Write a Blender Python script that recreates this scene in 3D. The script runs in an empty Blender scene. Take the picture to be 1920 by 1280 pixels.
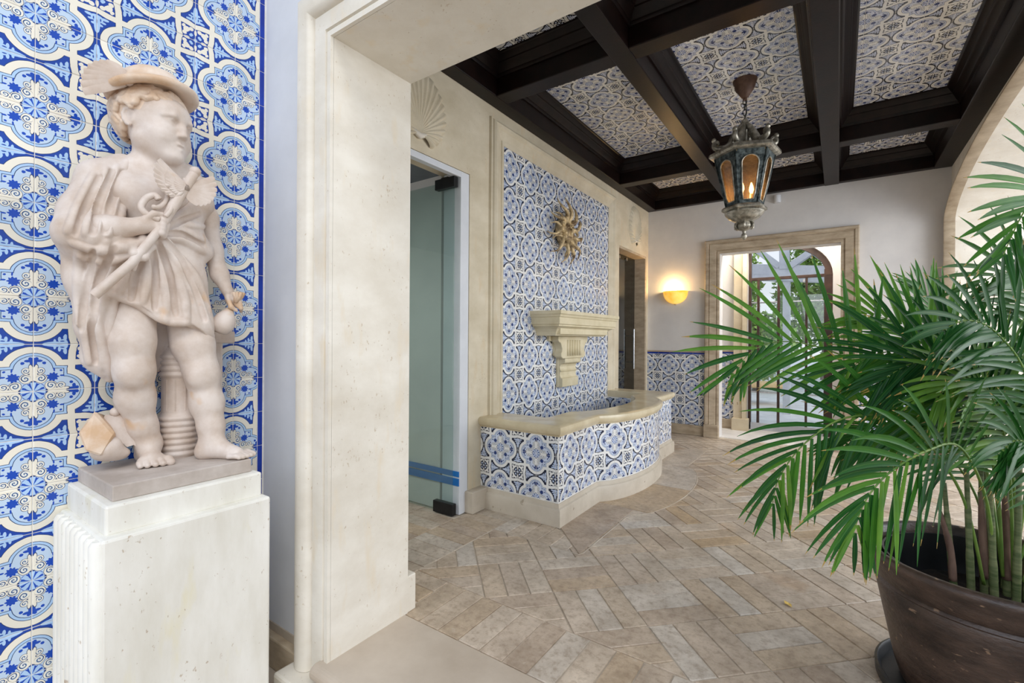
import bpy, math, random
import numpy as np
from mathutils import Vector, Matrix
random.seed(7); np.random.seed(7)
SC = bpy.context.scene
COL = SC.collection
PI = math.pi

# ------------------------------------------------------------------ camera
CAM_H = 1.25; YAW = 0.608; ROLL = 0.0061; FPX = 879.0; HORIZON = 636.2
cd = bpy.data.cameras.new('camera'); cam = bpy.data.objects.new('camera', cd); COL.objects.link(cam)
cd.sensor_width = 36.0; cd.lens = FPX / 1920 * 36.0
cd.shift_y = -(640 - HORIZON) / 1920
cd.clip_start = 0.02; cd.clip_end = 300
cam.matrix_world = Matrix.Translation((0, 0, CAM_H)) @ Matrix.Rotation(YAW, 4, 'Z') @ Matrix.Rotation(PI / 2, 4, 'X') @ Matrix.Rotation(ROLL, 4, 'Z')
SC.camera = cam

# ------------------------------------------------------------------ colour management, sky, daylight
vs = SC.view_settings
vs.view_transform = 'Standard'; vs.look = 'None'; vs.gamma = 1.0; vs.use_curve_mapping = False
vs.exposure = 0.0
SC.cycles.max_bounces = 10; SC.cycles.diffuse_bounces = 6; SC.cycles.glossy_bounces = 4
SC.cycles.transparent_max_bounces = 12; SC.cycles.transmission_bounces = 8
SC.cycles.sample_clamp_indirect = 6.0; SC.cycles.caustics_reflective = False; SC.cycles.caustics_refractive = False
W = bpy.data.worlds.new('sky'); SC.world = W; W.use_nodes = True
wn = W.node_tree; bg = wn.nodes['Background']
tc = wn.nodes.new('ShaderNodeTexCoord'); sx = wn.nodes.new('ShaderNodeSeparateXYZ')
rp = wn.nodes.new('ShaderNodeValToRGB')
wn.links.new(tc.outputs['Generated'], sx.inputs[0]); wn.links.new(sx.outputs['Z'], rp.inputs[0]); wn.links.new(rp.outputs[0], bg.inputs['Color'])
rp.color_ramp.elements[0].position = 0.0; rp.color_ramp.elements[0].color = (0.93, 0.96, 1.0, 1)
rp.color_ramp.elements[1].position = 0.75; rp.color_ramp.elements[1].color = (0.55, 0.72, 1.0, 1)
bg.inputs['Strength'].default_value = 1.0
def lamp(name, kind, loc, energy, color=(1, 1, 1), rot=None, size=None, size_y=None, radius=None, parent=None, angle=None):
    l = bpy.data.lights.new(name, kind); l.energy = energy; l.color = color
    if size: l.shape = 'RECTANGLE'; l.size = size; l.size_y = size_y or size
    if radius is not None: l.shadow_soft_size = radius
    if angle is not None: l.angle = angle
    o = bpy.data.objects.new(name, l); COL.objects.link(o); o.location = loc
    if rot: o.rotation_euler = rot
    if parent: o.parent = parent
    return o
# hazy sun high over the garden on the right, and the broad daylight of the open terrace coming in through the arcade
lamp('sun', 'SUN', (6, -4, 9), 1.1, (1.0, 0.95, 0.87), rot=(math.radians(42), 0, math.radians(58)), angle=math.radians(25))
lamp('arcade_daylight', 'AREA', (3.6, 4.1, 2.3), 205, (0.95, 0.97, 1.0), rot=(0, math.radians(83), 0), size=3.0, size_y=4.6)
lamp('terrace_daylight', 'AREA', (0.9, -2.6, 3.0), 75, (0.93, 0.96, 1.0), rot=(math.radians(62), 0, math.radians(18)), size=4.2, size_y=2.6)

# ------------------------------------------------------------------ helpers
def srgb(r, g, b):
    f = lambda c: (c / 255 / 12.92) if c <= 10 else ((c / 255 + 0.055) / 1.055) ** 2.4
    return (f(r), f(g), f(b), 1.0)
F_ = Vector((-math.sin(YAW), math.cos(YAW), 0)); R_ = Vector((math.cos(YAW), math.sin(YAW), 0)); U_ = Vector((0, 0, 1))
RR = R_ * math.cos(ROLL) + U_ * math.sin(ROLL); UU = U_ * math.cos(ROLL) - R_ * math.sin(ROLL)
def ray(u, v): return F_ + RR * ((u - 960) / FPX) + UU * ((HORIZON - v) / FPX)
def at(u, v, depth):
    'a measured point of the place: picture point and distance along the view axis'
    return Vector((0, 0, CAM_H)) + ray(u, v) * depth
def at_x(u, v, x):
    d = ray(u, v); return Vector((0, 0, CAM_H)) + d * (x / d.x)
def at_y(u, v, y):
    d = ray(u, v); return Vector((0, 0, CAM_H)) + d * (y / d.y)

def smooth_pts(pts, n=6):
    pts = [Vector(p) for p in pts]; out = []
    for i in range(len(pts) - 1):
        a, b, c, d = pts[max(i - 1, 0)], pts[i], pts[i + 1], pts[min(i + 2, len(pts) - 1)]
        for k in range(n):
            t = k / n; out.append(0.5 * ((2 * b) + (c - a) * t + (2 * a - 5 * b + 4 * c - d) * t * t + (3 * b - a - 3 * c + d) * t ** 3))
    return out + [pts[-1]]

class G:
    def __init__(s): s.v = []; s.f = []; s.uv = []
    def add(s, verts, faces):
        n = len(s.v); s.v += [tuple(p) for p in verts]; s.f += [tuple(i + n for i in f) for f in faces]; return s
    def box(s, a, b):
        x0, y0, z0 = [min(p, q) for p, q in zip(a, b)]; x1, y1, z1 = [max(p, q) for p, q in zip(a, b)]
        return s.add([(x0, y0, z0), (x1, y0, z0), (x1, y1, z0), (x0, y1, z0), (x0, y0, z1), (x1, y0, z1), (x1, y1, z1), (x0, y1, z1)],
                     [(0, 3, 2, 1), (4, 5, 6, 7), (0, 1, 5, 4), (1, 2, 6, 5), (2, 3, 7, 6), (3, 0, 4, 7)])
    def prism(s, poly, m0, m1):
        'poly: 2-D points; m0, m1: functions giving the two end points'
        n = len(poly); a = [m0(*p) for p in poly]; b = [m1(*p) for p in poly]
        fs = [tuple(range(n))[::-1], tuple(range(n, 2 * n))] + [(i, (i + 1) % n, n + (i + 1) % n, n + i) for i in range(n)]
        return s.add(a + b, fs)
    def lathe(s, prof, n=32, c=(0, 0, 0), M=None, cap=True, rot=0.0):
        vs_, fs = [], []
        for r, z in prof:
            for k in range(n):
                t = 2 * PI * k / n + rot; p = Vector((r * math.cos(t), r * math.sin(t), z))
                if M is not None: p = M @ p
                vs_.append(p + Vector(c))
        m = len(prof)
        for i in range(m - 1):
            for k in range(n): fs.append((i * n + k, i * n + (k + 1) % n, (i + 1) * n + (k + 1) % n, (i + 1) * n + k))
        if cap: fs.append(tuple(range(n))[::-1]); fs.append(tuple(range((m - 1) * n, m * n)))
        return s.add(vs_, fs)
    def tube(s, pts, rad, n=8, cap=True, squash=1.0):
        pts = [Vector(p) for p in pts]; k = len(pts)
        if not hasattr(rad, '__len__'): rad = [rad] * k
        vs_, fs = [], []; up = None
        for i, p in enumerate(pts):
            t = (pts[min(i + 1, k - 1)] - pts[max(i - 1, 0)]).normalized()
            if up is None: up = Vector((0, 0, 1)) if abs(t.z) < 0.9 else Vector((1, 0, 0))
            a = t.cross(up); a = a.normalized() if a.length > 1e-6 else Vector((1, 0, 0)); up = a.cross(t).normalized()
            for j in range(n):
                q = 2 * PI * j / n; vs_.append(p + a * (math.cos(q) * rad[i]) + up * (math.sin(q) * rad[i] * squash))
        for i in range(k - 1):
            for j in range(n): fs.append((i * n + j, i * n + (j + 1) % n, (i + 1) * n + (j + 1) % n, (i + 1) * n + j))
        if cap: fs.append(tuple(range(n))[::-1]); fs.append(tuple(range((k - 1) * n, k * n)))
        return s.add(vs_, fs)
    def sweep(s, path, prof, inward, normal, closed=False):
        'sweeps a moulding profile (offset inward, height) along a flat path with mitred corners'
        path = [Vector(p) for p in path]; n = len(path); nr = Vector(normal).normalized(); mit = []
        dirs = [(path[(i + 1) % n] - path[i]).normalized() for i in range(n if closed else n - 1)]
        ins = [(nr.cross(d)) * inward for d in dirs]
        for i in range(n):
            if closed: a, b = ins[i - 1], ins[i]
            else: a, b = ins[max(i - 1, 0)], ins[min(i, n - 2)]
            m = a + b; mit.append(m / max(0.2, m.dot(b)))
        k = len(prof); vs_ = [path[i] + mit[i] * o + nr * h for i in range(n) for o, h in prof]; fs = []
        for i in range(n if closed else n - 1):
            j = (i + 1) % n
            for q in range(k - 1): fs.append((i * k + q, j * k + q, j * k + q + 1, i * k + q + 1))
        if not closed:
            fs.append(tuple(range(k))); fs.append(tuple(range((n - 1) * k, n * k))[::-1])
        return s.add(vs_, fs)
    def sphere(s, c, r, n=12, m=8, M=None):
        prof = [(math.sin(PI * i / m), -math.cos(PI * i / m)) for i in range(m + 1)]
        prof = [(max(a, 0.002), b) for a, b in prof]
        rr = r if hasattr(r, '__len__') else (r, r, r)
        S = Matrix.Diagonal((rr[0], rr[1], rr[2]))
        return s.lathe(prof, n, c, (M @ S) if M is not None else S, cap=True)
    def build(s, name, mat, parent=None, smooth=False, bevel=0.0, segs=2, loc=None, fix=True, angle=None):
        me = bpy.data.meshes.new(name); me.from_pydata(s.v, [], s.f)
        if s.uv:
            l = me.uv_layers.new(name='UVMap'); l.data.foreach_set('uv', np.array(s.uv, dtype=np.float32).ravel())
        if fix:
            import bmesh
            b = bmesh.new(); b.from_mesh(me); bmesh.ops.recalc_face_normals(b, faces=b.faces); b.to_mesh(me); b.free()
        if mat is not None: me.materials.append(mat)
        if smooth: me.shade_smooth()
        o = bpy.data.objects.new(name, me); COL.objects.link(o)
        if smooth and angle: me.set_sharp_from_angle(angle=math.radians(angle))
        if parent is not None: o.parent = parent
        if loc is not None: o.location = loc
        if bevel:
            md = o.modifiers.new('bevel', 'BEVEL'); md.width = bevel; md.segments = segs; md.limit_method = 'ANGLE'; md.angle_limit = math.radians(40)
        return o

def tag(o, label=None, cat=None, group=None, kind=None):
    if label: o['label'] = label
    if cat: o['category'] = cat
    if group: o['group'] = group
    if kind: o['kind'] = kind
    return o
def thing(name, label, cat, loc=(0, 0, 0), group=None, rotz=0.0):
    o = bpy.data.objects.new(name, None); COL.objects.link(o); o.location = loc; o.rotation_euler = (0, 0, rotz)
    o.empty_display_size = 0.05
    return tag(o, label, cat, group)
def linked(name, mesh, parent=None, loc=(0, 0, 0), rot=None):
    o = bpy.data.objects.new(name, mesh); COL.objects.link(o); o.location = loc
    if rot is not None: o.rotation_euler = rot
    if parent is not None: o.parent = parent
    return o
def struct(o): o['kind'] = 'structure'; return o

# ------------------------------------------------------------------ node expressions
class V:
    nt = None
    def __init__(s, x): s.x = x
    @staticmethod
    def op(o, a, b=None, c=None):
        n = V.nt.nodes.new('ShaderNodeMath'); n.operation = o
        for i, q in enumerate((a, b, c)):
            if q is None: continue
            q = q.x if isinstance(q, V) else q
            if isinstance(q, (int, float)): n.inputs[i].default_value = float(q)
            else: V.nt.links.new(q, n.inputs[i])
        return V(n.outputs[0])
    def __add__(s, o): return V.op('ADD', s, o)
    __radd__ = __add__
    def __sub__(s, o): return V.op('SUBTRACT', s, o)
    def __rsub__(s, o): return V.op('SUBTRACT', o, s)
    def __mul__(s, o): return V.op('MULTIPLY', s, o)
    __rmul__ = __mul__
    def __rtruediv__(s, o): return V.op("DIVIDE", o, s)
    def __truediv__(s, o): return V.op('DIVIDE', s, o)
def vmin(a, *r):
    for b in r: a = V.op('MINIMUM', a, b)
    return a
def vmax(a, *r):
    for b in r: a = V.op('MAXIMUM', a, b)
    return a
def vabs(a): return V.op('ABSOLUTE', a)
def hyp(x, y): return V.op('SQRT', x * x + y * y)
def circ(x, y, cx, cy, r): return hyp(x - cx, y - cy) - r
def elli(x, y, cx, cy, rx, ry): return (hyp((x - cx) / rx, (y - cy) / ry) - 1.0) * min(rx, ry)
def below(a, t=0.0): return V.op('LESS_THAN', a, t)
def mixc(fac, a, b):
    n = V.nt.nodes.new('ShaderNodeMix'); n.data_type = 'RGBA'
    for i, q in ((0, fac), (6, a), (7, b)):
        q = q.x if isinstance(q, V) else q
        if isinstance(q, (int, float)): n.inputs[i].default_value = q
        elif isinstance(q, tuple): n.inputs[i].default_value = q
        else: V.nt.links.new(q, n.inputs[i])
    return n.outputs[2]

def new_mat(name, rough=0.5, color=(0.8, 0.8, 0.8, 1), metal=0.0, spec=None, coat=0.0):
    m = bpy.data.materials.new(name); m.use_nodes = True; b = m.node_tree.nodes['Principled BSDF']
    b.inputs['Base Color'].default_value = color; b.inputs['Roughness'].default_value = rough; b.inputs['Metallic'].default_value = metal
    if spec is not None: b.inputs['Specular IOR Level'].default_value = spec
    if coat: b.inputs['Coat Weight'].default_value = coat; b.inputs['Coat Roughness'].default_value = 0.08
    return m, m.node_tree, b
def nd(nt, typ, **kw):
    n = nt.nodes.new('ShaderNode' + typ)
    for k, v_ in kw.items(): setattr(n, k, v_)
    return n
def noise(nt, scale, detail=4, rough=0.6, coord='Object', stretch=None, dist=0.0):
    t = nd(nt, 'TexCoord'); n = nd(nt, 'TexNoise'); n.inputs['Scale'].default_value = scale; n.inputs['Detail'].default_value = detail
    n.inputs['Roughness'].default_value = rough; n.inputs['Distortion'].default_value = dist
    if coord == 'World':
        g = nd(nt, 'NewGeometry'); src = g.outputs['Position']
    else: src = t.outputs[coord]
    if stretch:
        mp = nd(nt, 'Mapping'); mp.inputs['Scale'].default_value = stretch; nt.links.new(src, mp.inputs[0]); src = mp.outputs[0]
    nt.links.new(src, n.inputs['Vector']); return n.outputs['Fac']
def ramp(nt, src, stops):
    r = nd(nt, 'ValToRGB'); el = r.color_ramp.elements
    while len(el) < len(stops): el.new(0.5)
    for e, (p, c) in zip(el, stops): e.position = p; e.color = c
    nt.links.new(src, r.inputs[0]); return r.outputs[0]
def bump(nt, b, src, strength=0.3, dist=0.01):
    n = nd(nt, 'Bump'); n.inputs['Strength'].default_value = strength; n.inputs['Distance'].default_value = dist
    nt.links.new(src, n.inputs['Height']); nt.links.new(n.outputs[0], b.inputs['Normal'])
def noisy(name, c0, c1, scale=5, rough=0.6, detail=5, lo=0.35, hi=0.65, bs=0.2, bd=0.004, coord='World', stretch=None, spots=None, metal=0.0, spec=None, coat=0.0, bscale=None):
    m, nt, b = new_mat(name, rough, metal=metal, spec=spec, coat=coat); V.nt = nt
    f = noise(nt, scale, detail, 0.62, coord, stretch); c = ramp(nt, f, [(lo, c0), (hi, c1)])
    if spots:
        sc_, th, colr = spots
        f2 = noise(nt, sc_, 3, 0.5, coord, stretch); k = ramp(nt, f2, [(th, (0, 0, 0, 1)), (th + 0.05, (1, 1, 1, 1))])
        c = mixc(k, c, colr)
    nt.links.new(c, b.inputs['Base Color'])
    if bs: bump(nt, b, noise(nt, bscale or scale * 6, 4, 0.6, coord, stretch), bs, bd)
    return m

# ------------------------------------------------------------------ materials
def tile_material(name, ground, light, cream, deep, line, lw=1.0):
    'azulejo: quarter of a quatrefoil round uv (0,0), quarter of a small flower round uv (1,1)'
    m, nt, b = new_mat(name, 0.16, spec=0.5); V.nt = nt
    uvn = nd(nt, 'UVMap'); s = nd(nt, 'SeparateXYZ'); nt.links.new(uvn.outputs[0], s.inputs[0])
    wob = nd(nt, 'TexNoise'); wob.inputs['Scale'].default_value = 9.0; wob.inputs['Detail'].default_value = 1; nt.links.new(uvn.outputs[0], wob.inputs['Vector'])
    w = (V(wob.outputs['Fac']) - 0.5) * 0.025
    u = V(s.outputs[0]) + w; v = V(s.outputs[1]) - w
    a = vmax(u, v); c = vmin(u, v)                       # folded about the diagonal
    d1 = hyp(a - 0.45, c) - 0.36
    S1 = vmin(d1, a - 0.53)
    col = ground
    inner = tuple(0.75 * light[i] + 0.25 * cream[i] for i in range(3)) + (1.0,)
    # leaf in the gap between two quatrefoils
    e = 1.0 - a
    leaf = vmin(elli(e, c, 0.0, 0.33, 0.055, 0.20), elli(e, c, 0.0, 0.47, 0.115, 0.075), elli(e, c, 0.15, 0.495, 0.065, 0.030), elli(e, c, 0.105, 0.405, 0.06, 0.026), elli(e, c, 0.065, 0.325, 0.045, 0.022))
    col = mixc(below(leaf), col, light)
    col = mixc(below(vmin(elli(e, c, 0.062, 0.445, 0.012, 0.035), elli(e, c, 0.0, 0.40, 0.010, 0.06))), col, ground)
    # small flower round the far corner
    q = 1.0 - c
    fl = vmin(circ(e, q, 0.19, 0.22, 0.062), circ(e, q, 0.10, 0.25, 0.05), elli(e, q, 0.0, 0.20, 0.03, 0.075), circ(e, q, 0.26, 0.28, 0.035))
    col = mixc(below(fl), col, cream)
    col = mixc(below(vmin(circ(e, q, 0.09, 0.11, 0.035), hyp(e, q) - 0.045)), col, light)
    # cream straps framing the flower and the broad cream outline
    wave = 0.045 / (1.0 + e * e * 90.0)
    st = vmin(vmax(vabs(c - 0.6 - wave) - 0.062, 0.45 - a), vmax(vabs(a - 0.6) - 0.062, 0.45 - c))
    O = vmin(d1 - 0.135, st)
    col = mixc(below(O, 0.011 * lw), col, line)
    col = mixc(below(O), col, cream)
    # inner field, double outline
    col = mixc(below(S1, 0.006 * lw), col, line)
    col = mixc(below(S1, -0.006 * lw), col, light)
    col = mixc(below(S1, -0.050), col, line)
    col = mixc(below(S1, -0.050 - 0.012 * lw), col, inner)
    # palmette in the lobe
    pal = vmin(elli(a, c, 0.63, 0.0, 0.085, 0.06), elli(a, c, 0.645, 0.09, 0.03, 0.05), circ(a, c, 0.60, 0.165, 0.03), elli(a, c, 0.69, 0.05, 0.035, 0.028))
    col = mixc(below(pal), col, deep)
    # sun-like blot on the diagonal
    g1 = V.op('ARCTAN2', u - 0.3, v - 0.3); sp = V.op('SINE', g1 * 9.0) * 0.014
    blot = vmin(hyp(u - 0.3, v - 0.3) - 0.088 - sp, elli(a, c, 0.45, 0.32, 0.04, 0.016), circ(u, v, 0.43, 0.43, 0.02))
    col = mixc(below(blot), col, deep)
    # scrolls
    ring = lambda cx, cy, r, t: vabs(hyp(a - cx, c - cy) - r) - t
    sc = vmin(circ(a, c, 0.272, 0.112, 0.094), circ(a, c, 0.432, 0.108, 0.066), elli(a, c, 0.37, 0.022, 0.15, 0.034), elli(a, c, 0.515, 0.045, 0.05, 0.022))
    col = mixc(below(sc, 0.009 * lw), col, line)
    col = mixc(below(sc), col, cream)
    def spiral(cx, cy, R, turns, sgn):
        x, y = a - cx, c - cy; r_ = hyp(x, y); t_ = V.op('ARCTAN2', y * sgn, x); fr_ = V.op('FRACT', r_ * (turns / R) + t_ * (1 / (2 * PI)) + 4.0)
        return vmax(vabs(fr_ - 0.5) - 0.5 * 0.30, r_ - R), vmax(vabs(fr_ - 0.5) - 0.5 * 0.62, r_ - R * 0.80)
    l1, b1 = spiral(0.272, 0.118, 0.080, 1.6, 1.0); l2, b2 = spiral(0.435, 0.112, 0.055, 1.3, -1.0)
    col = mixc(below(vmin(b1, b2)), col, inner)
    col = mixc(below(vmin(l1, l2)), col, line)
    # heart: eight petals on a dark star
    r = hyp(u, v); th = V.op('ARCTAN2', u, v)
    petal = vabs(V.op('SINE', th * 4.0 + PI / 2 * 0.0)) * 0.10
    pf = vabs(V.op('COSINE', th * 4.0))
    col = mixc(below(r - 0.205 + (1.0 - pf) * 0.03), col, deep)
    pet = vmax(r - 0.20, (0.93 - pf) - r * 0.0)
    pet = vmin(pet, r - 0.035)
    pd = vmax(vmax(r - 0.192, 0.03 - r), 0.30 - pf + r * 1.3)
    col = mixc(below(vmin(pd, r - 0.03)), col, light)
    # faint firing variation from tile to tile
    oi = nd(nt, 'ObjectInfo'); hs = nd(nt, 'HueSaturation')
    hs.inputs['Hue'].default_value = 0.5
    vv = V(oi.outputs['Random']) * 0.16 + 0.92
    nt.links.new(vv.x, hs.inputs['Value']); nt.links.new(col, hs.inputs['Color'])
    nt.links.new(hs.outputs[0], b.inputs['Base Color'])
    bump(nt, b, noise(nt, 7, 2, 0.5, 'World'), 0.06, 0.004)
    return m

CREAM = srgb(236, 230, 214)
M = {}
M['tile_blue'] = tile_material('azulejo_blue', srgb(22, 66, 160), srgb(172, 203, 236), CREAM, srgb(18, 72, 178), srgb(34, 58, 104))
M['tile_pale'] = tile_material('azulejo_pale', srgb(34, 40, 62), srgb(190, 204, 230), srgb(234, 234, 232), srgb(36, 58, 116), srgb(44, 50, 70))
M['tile_ceiling'] = tile_material('azulejo_ceiling', srgb(40, 42, 54), srgb(200, 207, 228), srgb(240, 238, 233), srgb(38, 54, 110), srgb(52, 54, 66))
M['border'] = noisy('border_tile_blue', srgb(14, 44, 140), srgb(20, 58, 165), 8, 0.15, bs=0.05)
M['grout'] = noisy('white_grout', srgb(214, 212, 208), srgb(232, 230, 226), 30, 0.9)
M['paint'] = noisy('white_wall_paint', srgb(216, 213, 211), srgb(226, 223, 220), 3, 0.85, bs=0.08, bscale=40)
M['slate'] = noisy('slate_grey_paint', srgb(104, 112, 120), srgb(116, 124, 132), 3, 0.8, bs=0.0)  # even slate grey, used for the side room ceiling
M['paint_cool'] = noisy('pale_grey_wall_paint', srgb(208, 210, 215), srgb(217, 219, 224), 3, 0.85, bs=0.08, bscale=40)

M['stone_warm'] = noisy('honey_limestone', srgb(196, 178, 148), srgb(220, 208, 182), 3.5, 0.65, 8, 0.3, 0.7, bs=0.3, bd=0.004, spots=(22, 0.69, srgb(168, 140, 104)), bscale=26)
M['stone_grey'] = noisy('greyish_limestone', srgb(184, 172, 154), srgb(208, 198, 182), 4, 0.6, 8, 0.3, 0.7, bs=0.3, bd=0.003, spots=(18, 0.68, srgb(164, 150, 130)), bscale=26)
M['stone_brown'] = noisy('brown_travertine', srgb(156, 138, 114), srgb(198, 182, 158), 6, 0.6, 8, 0.3, 0.7, bs=0.3, stretch=(1, 1, 3))
M['coping'] = noisy('polished_cream_stone', srgb(196, 180, 146), srgb(222, 210, 180), 5, 0.22, 6, 0.3, 0.7, bs=0.05)
M['corbel'] = noisy('carved_yellow_stone', srgb(206, 194, 160), srgb(222, 212, 184), 6, 0.6, 6, bs=0.15)

def travertine(name, c0, c1, streak, stain, scale=4.0, stretch=(2.0, 2.0, 0.6), rough=0.62, st_th=0.60, sp_th=0.70):
    m, nt, b = new_mat(name, rough); V.nt = nt
    c = ramp(nt, noise(nt, scale, 9, 0.62, 'World', stretch), [(0.3, c0), (0.68, c1)])
    k = ramp(nt, noise(nt, 5.0, 4, 0.55, 'World', (2.4, 2.4, 0.7)), [(st_th, (0, 0, 0, 1)), (st_th + 0.14, (0.75, 0.75, 0.75, 1))]); c = mixc(k, c, streak)
    k = ramp(nt, noise(nt, 6.5, 5, 0.6, 'World'), [(sp_th, (0, 0, 0, 1)), (sp_th + 0.05, (0.9, 0.9, 0.9, 1))]); c = mixc(k, c, stain)
    pit = noise(nt, 85, 2, 0.5, 'World', (1, 1, 0.7)); gate = noise(nt, 7, 2, 0.5, 'World')
    pv = V(pit) + (V(gate) - 0.5) * 0.35; pk = V.op('MINIMUM', V.op('MAXIMUM', (pv - 0.70) * 14.0, 0.0), 1.0); c = mixc(pk * 0.55, c, stain)
    nt.links.new(c, b.inputs['Base Color']); bump(nt, b, (V(noise(nt, 26, 5, 0.6, 'World')) * 0.5 - pk * 0.8).x, 0.35, 0.003); return m
M['pedestal'] = travertine('white_travertine', srgb(220, 216, 204), srgb(240, 238, 231), srgb(226, 219, 190), srgb(164, 134, 100))
M['stone'] = travertine('cream_limestone', srgb(216, 208, 193), srgb(237, 232, 221), srgb(226, 213, 190), srgb(186, 164, 134), 3.2, (1, 1, 1.5), 0.7, 0.58, 0.74)
M['stone_inner'] = travertine('honey_white_limestone', srgb(198, 186, 160), srgb(220, 210, 188), srgb(210, 192, 160), srgb(172, 150, 118), 3.2, (1, 1, 1.5), 0.7, 0.58, 0.74)
M['marble_warm'] = noisy('ochre_weathered_cast_stone', srgb(200, 166, 132), srgb(222, 204, 186), 8, 0.58, 7, 0.36, 0.60, bs=0.15, bd=0.002, bscale=60)
M['marble'] = noisy('weathered_cast_stone', srgb(186, 165, 147), srgb(216, 204, 195), 7, 0.55, 7, 0.32, 0.62, bs=0.15, bd=0.002, spots=(6, 0.66, srgb(206, 176, 146)), bscale=60)
M['plinth'] = noisy('grey_brown_cast_stone', srgb(172, 160, 150), srgb(196, 186, 178), 9, 0.6, 6, bs=0.1)
M['wood'] = noisy('black_stained_wood', srgb(13, 8, 7), srgb(30, 17, 14), 10, 0.36, 6, 0.35, 0.7, bs=0.12, stretch=(1, 1, 1), spec=0.22)
M['wood_brown'] = noisy('dark_door_wood', srgb(46, 30, 24), srgb(70, 48, 38), 10, 0.45, 6, bs=0.1)
M['iron'] = noisy('dark_aged_bronze', srgb(40, 44, 44), srgb(98, 98, 88), 26, 0.42, 6, 0.35, 0.7, bs=0.5, bd=0.002, metal=0.75)
M['verdigris'] = noisy('verdigris_lantern_metal', srgb(34, 44, 46), srgb(112, 122, 122), 34, 0.5, 6, 0.42, 0.70, bs=0.5, bd=0.002, metal=0.5)
M['silvered'] = noisy('tarnished_silvered_metal', srgb(110, 106, 94), srgb(204, 198, 184), 22, 0.38, 6, 0.35, 0.7, bs=0.4, bd=0.002, metal=0.7)
M['rust'] = noisy('rust_brown_metal', srgb(84, 60, 48), srgb(116, 88, 72), 20, 0.55, 5, bs=0.2, metal=0.3)
M['gold'] = noisy('antique_gilt', srgb(104, 82, 56), srgb(222, 198, 152), 16, 0.45, 6, 0.38, 0.60, bs=0.3, bd=0.003, metal=0.12)
M['black_metal'] = noisy('black_door_fitting', srgb(22, 23, 24), srgb(34, 35, 37), 8, 0.4, bs=0.0, metal=0.4)
M['steel'] = noisy('brushed_steel', srgb(180, 182, 184), srgb(206, 208, 210), 30, 0.25, bs=0.0, metal=1.0)
M['white_metal'] = noisy('white_coated_frame', srgb(212, 216, 222), srgb(222, 226, 232), 4, 0.4, bs=0.0)
M['pot'] = noisy('weathered_brown_clay', srgb(40, 30, 26), srgb(86, 68, 58), 9, 0.38, 8, 0.32, 0.72, bs=0.55, bd=0.006, stretch=(1, 1, 2.2), spots=(26, 0.66, srgb(132, 108, 88)), bscale=34)
M['liner'] = noisy('black_plastic_liner', srgb(18, 19, 21), srgb(30, 31, 34), 5, 0.3, bs=0.0)
M['soil'] = noisy('dark_potting_soil', srgb(20, 15, 11), srgb(46, 34, 24), 40, 0.95, bs=0.8, bd=0.01)
M['rubber'] = noisy('black_rubber', srgb(24, 26, 28), srgb(40, 42, 44), 8, 0.4, bs=0.0)
M['stripe'] = noisy('blue_stripe_paint', srgb(24, 110, 190), srgb(34, 124, 204), 6, 0.6, bs=0.0)
M['porch_blue'] = noisy('blue_grey_painted_timber', srgb(186, 190, 198), srgb(206, 209, 214), 6, 0.6, bs=0.1)
M['tan'] = noisy('tan_cushion_canvas', srgb(206, 168, 112), srgb(224, 188, 134), 12, 0.9, bs=0.1)
M['patio'] = noisy('pale_patio_paving', srgb(206, 202, 198), srgb(226, 222, 218), 4, 0.8, bs=0.1)
M['hedge'] = noisy('garden_leaf_green', srgb(96, 136, 52), srgb(172, 200, 104), 9, 0.6, bs=0.2)
M['bark'] = noisy('garden_bark', srgb(70, 56, 44), srgb(104, 86, 68), 14, 0.9, bs=0.5)

# travertine pavers: every paver its own tint
def paver_mat():
    m, nt, b = new_mat('travertine_paver', 0.42); V.nt = nt
    oi = nd(nt, 'ObjectInfo')
    base = ramp(nt, oi.outputs['Random'], [(0.0, srgb(180, 162, 144)), (0.3, srgb(204, 190, 174)), (0.6, srgb(192, 172, 148)), (0.85, srgb(204, 196, 186)), (1.0, srgb(190, 164, 130))])
    f = noise(nt, 5.5, 8, 0.65, 'World', (1, 1, 1)); k = ramp(nt, f, [(0.3, (0.66, 0.63, 0.59, 1)), (0.68, (1.10, 1.09, 1.07, 1))])
    n = nd(nt, 'Mix'); n.data_type = 'RGBA'; n.blend_type = 'MULTIPLY'; n.inputs[0].default_value = 1.0
    nt.links.new(base, n.inputs[6]); nt.links.new(k, n.inputs[7])
    f2 = noise(nt, 2.4, 3, 0.5, 'World'); k2 = ramp(nt, f2, [(0.62, (0, 0, 0, 1)), (0.74, (0.45, 0.45, 0.45, 1))])
    c = mixc(k2, n.outputs[2], srgb(178, 134, 84))
    f3 = noise(nt, 30, 6, 0.7, 'World'); c = mixc(ramp(nt, f3, [(0.36, (0.5, 0.5, 0.5, 1)), (0.52, (0, 0, 0, 1))]), c, srgb(134, 114, 94)); c = mixc(ramp(nt, f3, [(0.58, (0, 0, 0, 1)), (0.72, (0.4, 0.4, 0.4, 1))]), c, srgb(214, 204, 190))
    nt.links.new(c, b.inputs['Base Color']); bump(nt, b, noise(nt, 42, 4, 0.6, 'World'), 0.25, 0.003)
    rr = ramp(nt, noise(nt, 6, 3, 0.5, 'World'), [(0.3, (0.32, 0.32, 0.32, 1)), (0.7, (0.55, 0.55, 0.55, 1))]); nt.links.new(rr, b.inputs['Roughness'])
    return m
M['paver'] = paver_mat()
M['slab'] = noisy('smooth_travertine_slab', srgb(176, 161, 144), srgb(200, 187, 171), 3, 0.45, 8, 0.3, 0.7, bs=0.15, spots=(7, 0.68, srgb(172, 140, 106)))
M['joint'] = noisy('sand_joint', srgb(170, 157, 141), srgb(204, 192, 175), 3, 0.9, bs=0.3)
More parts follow.
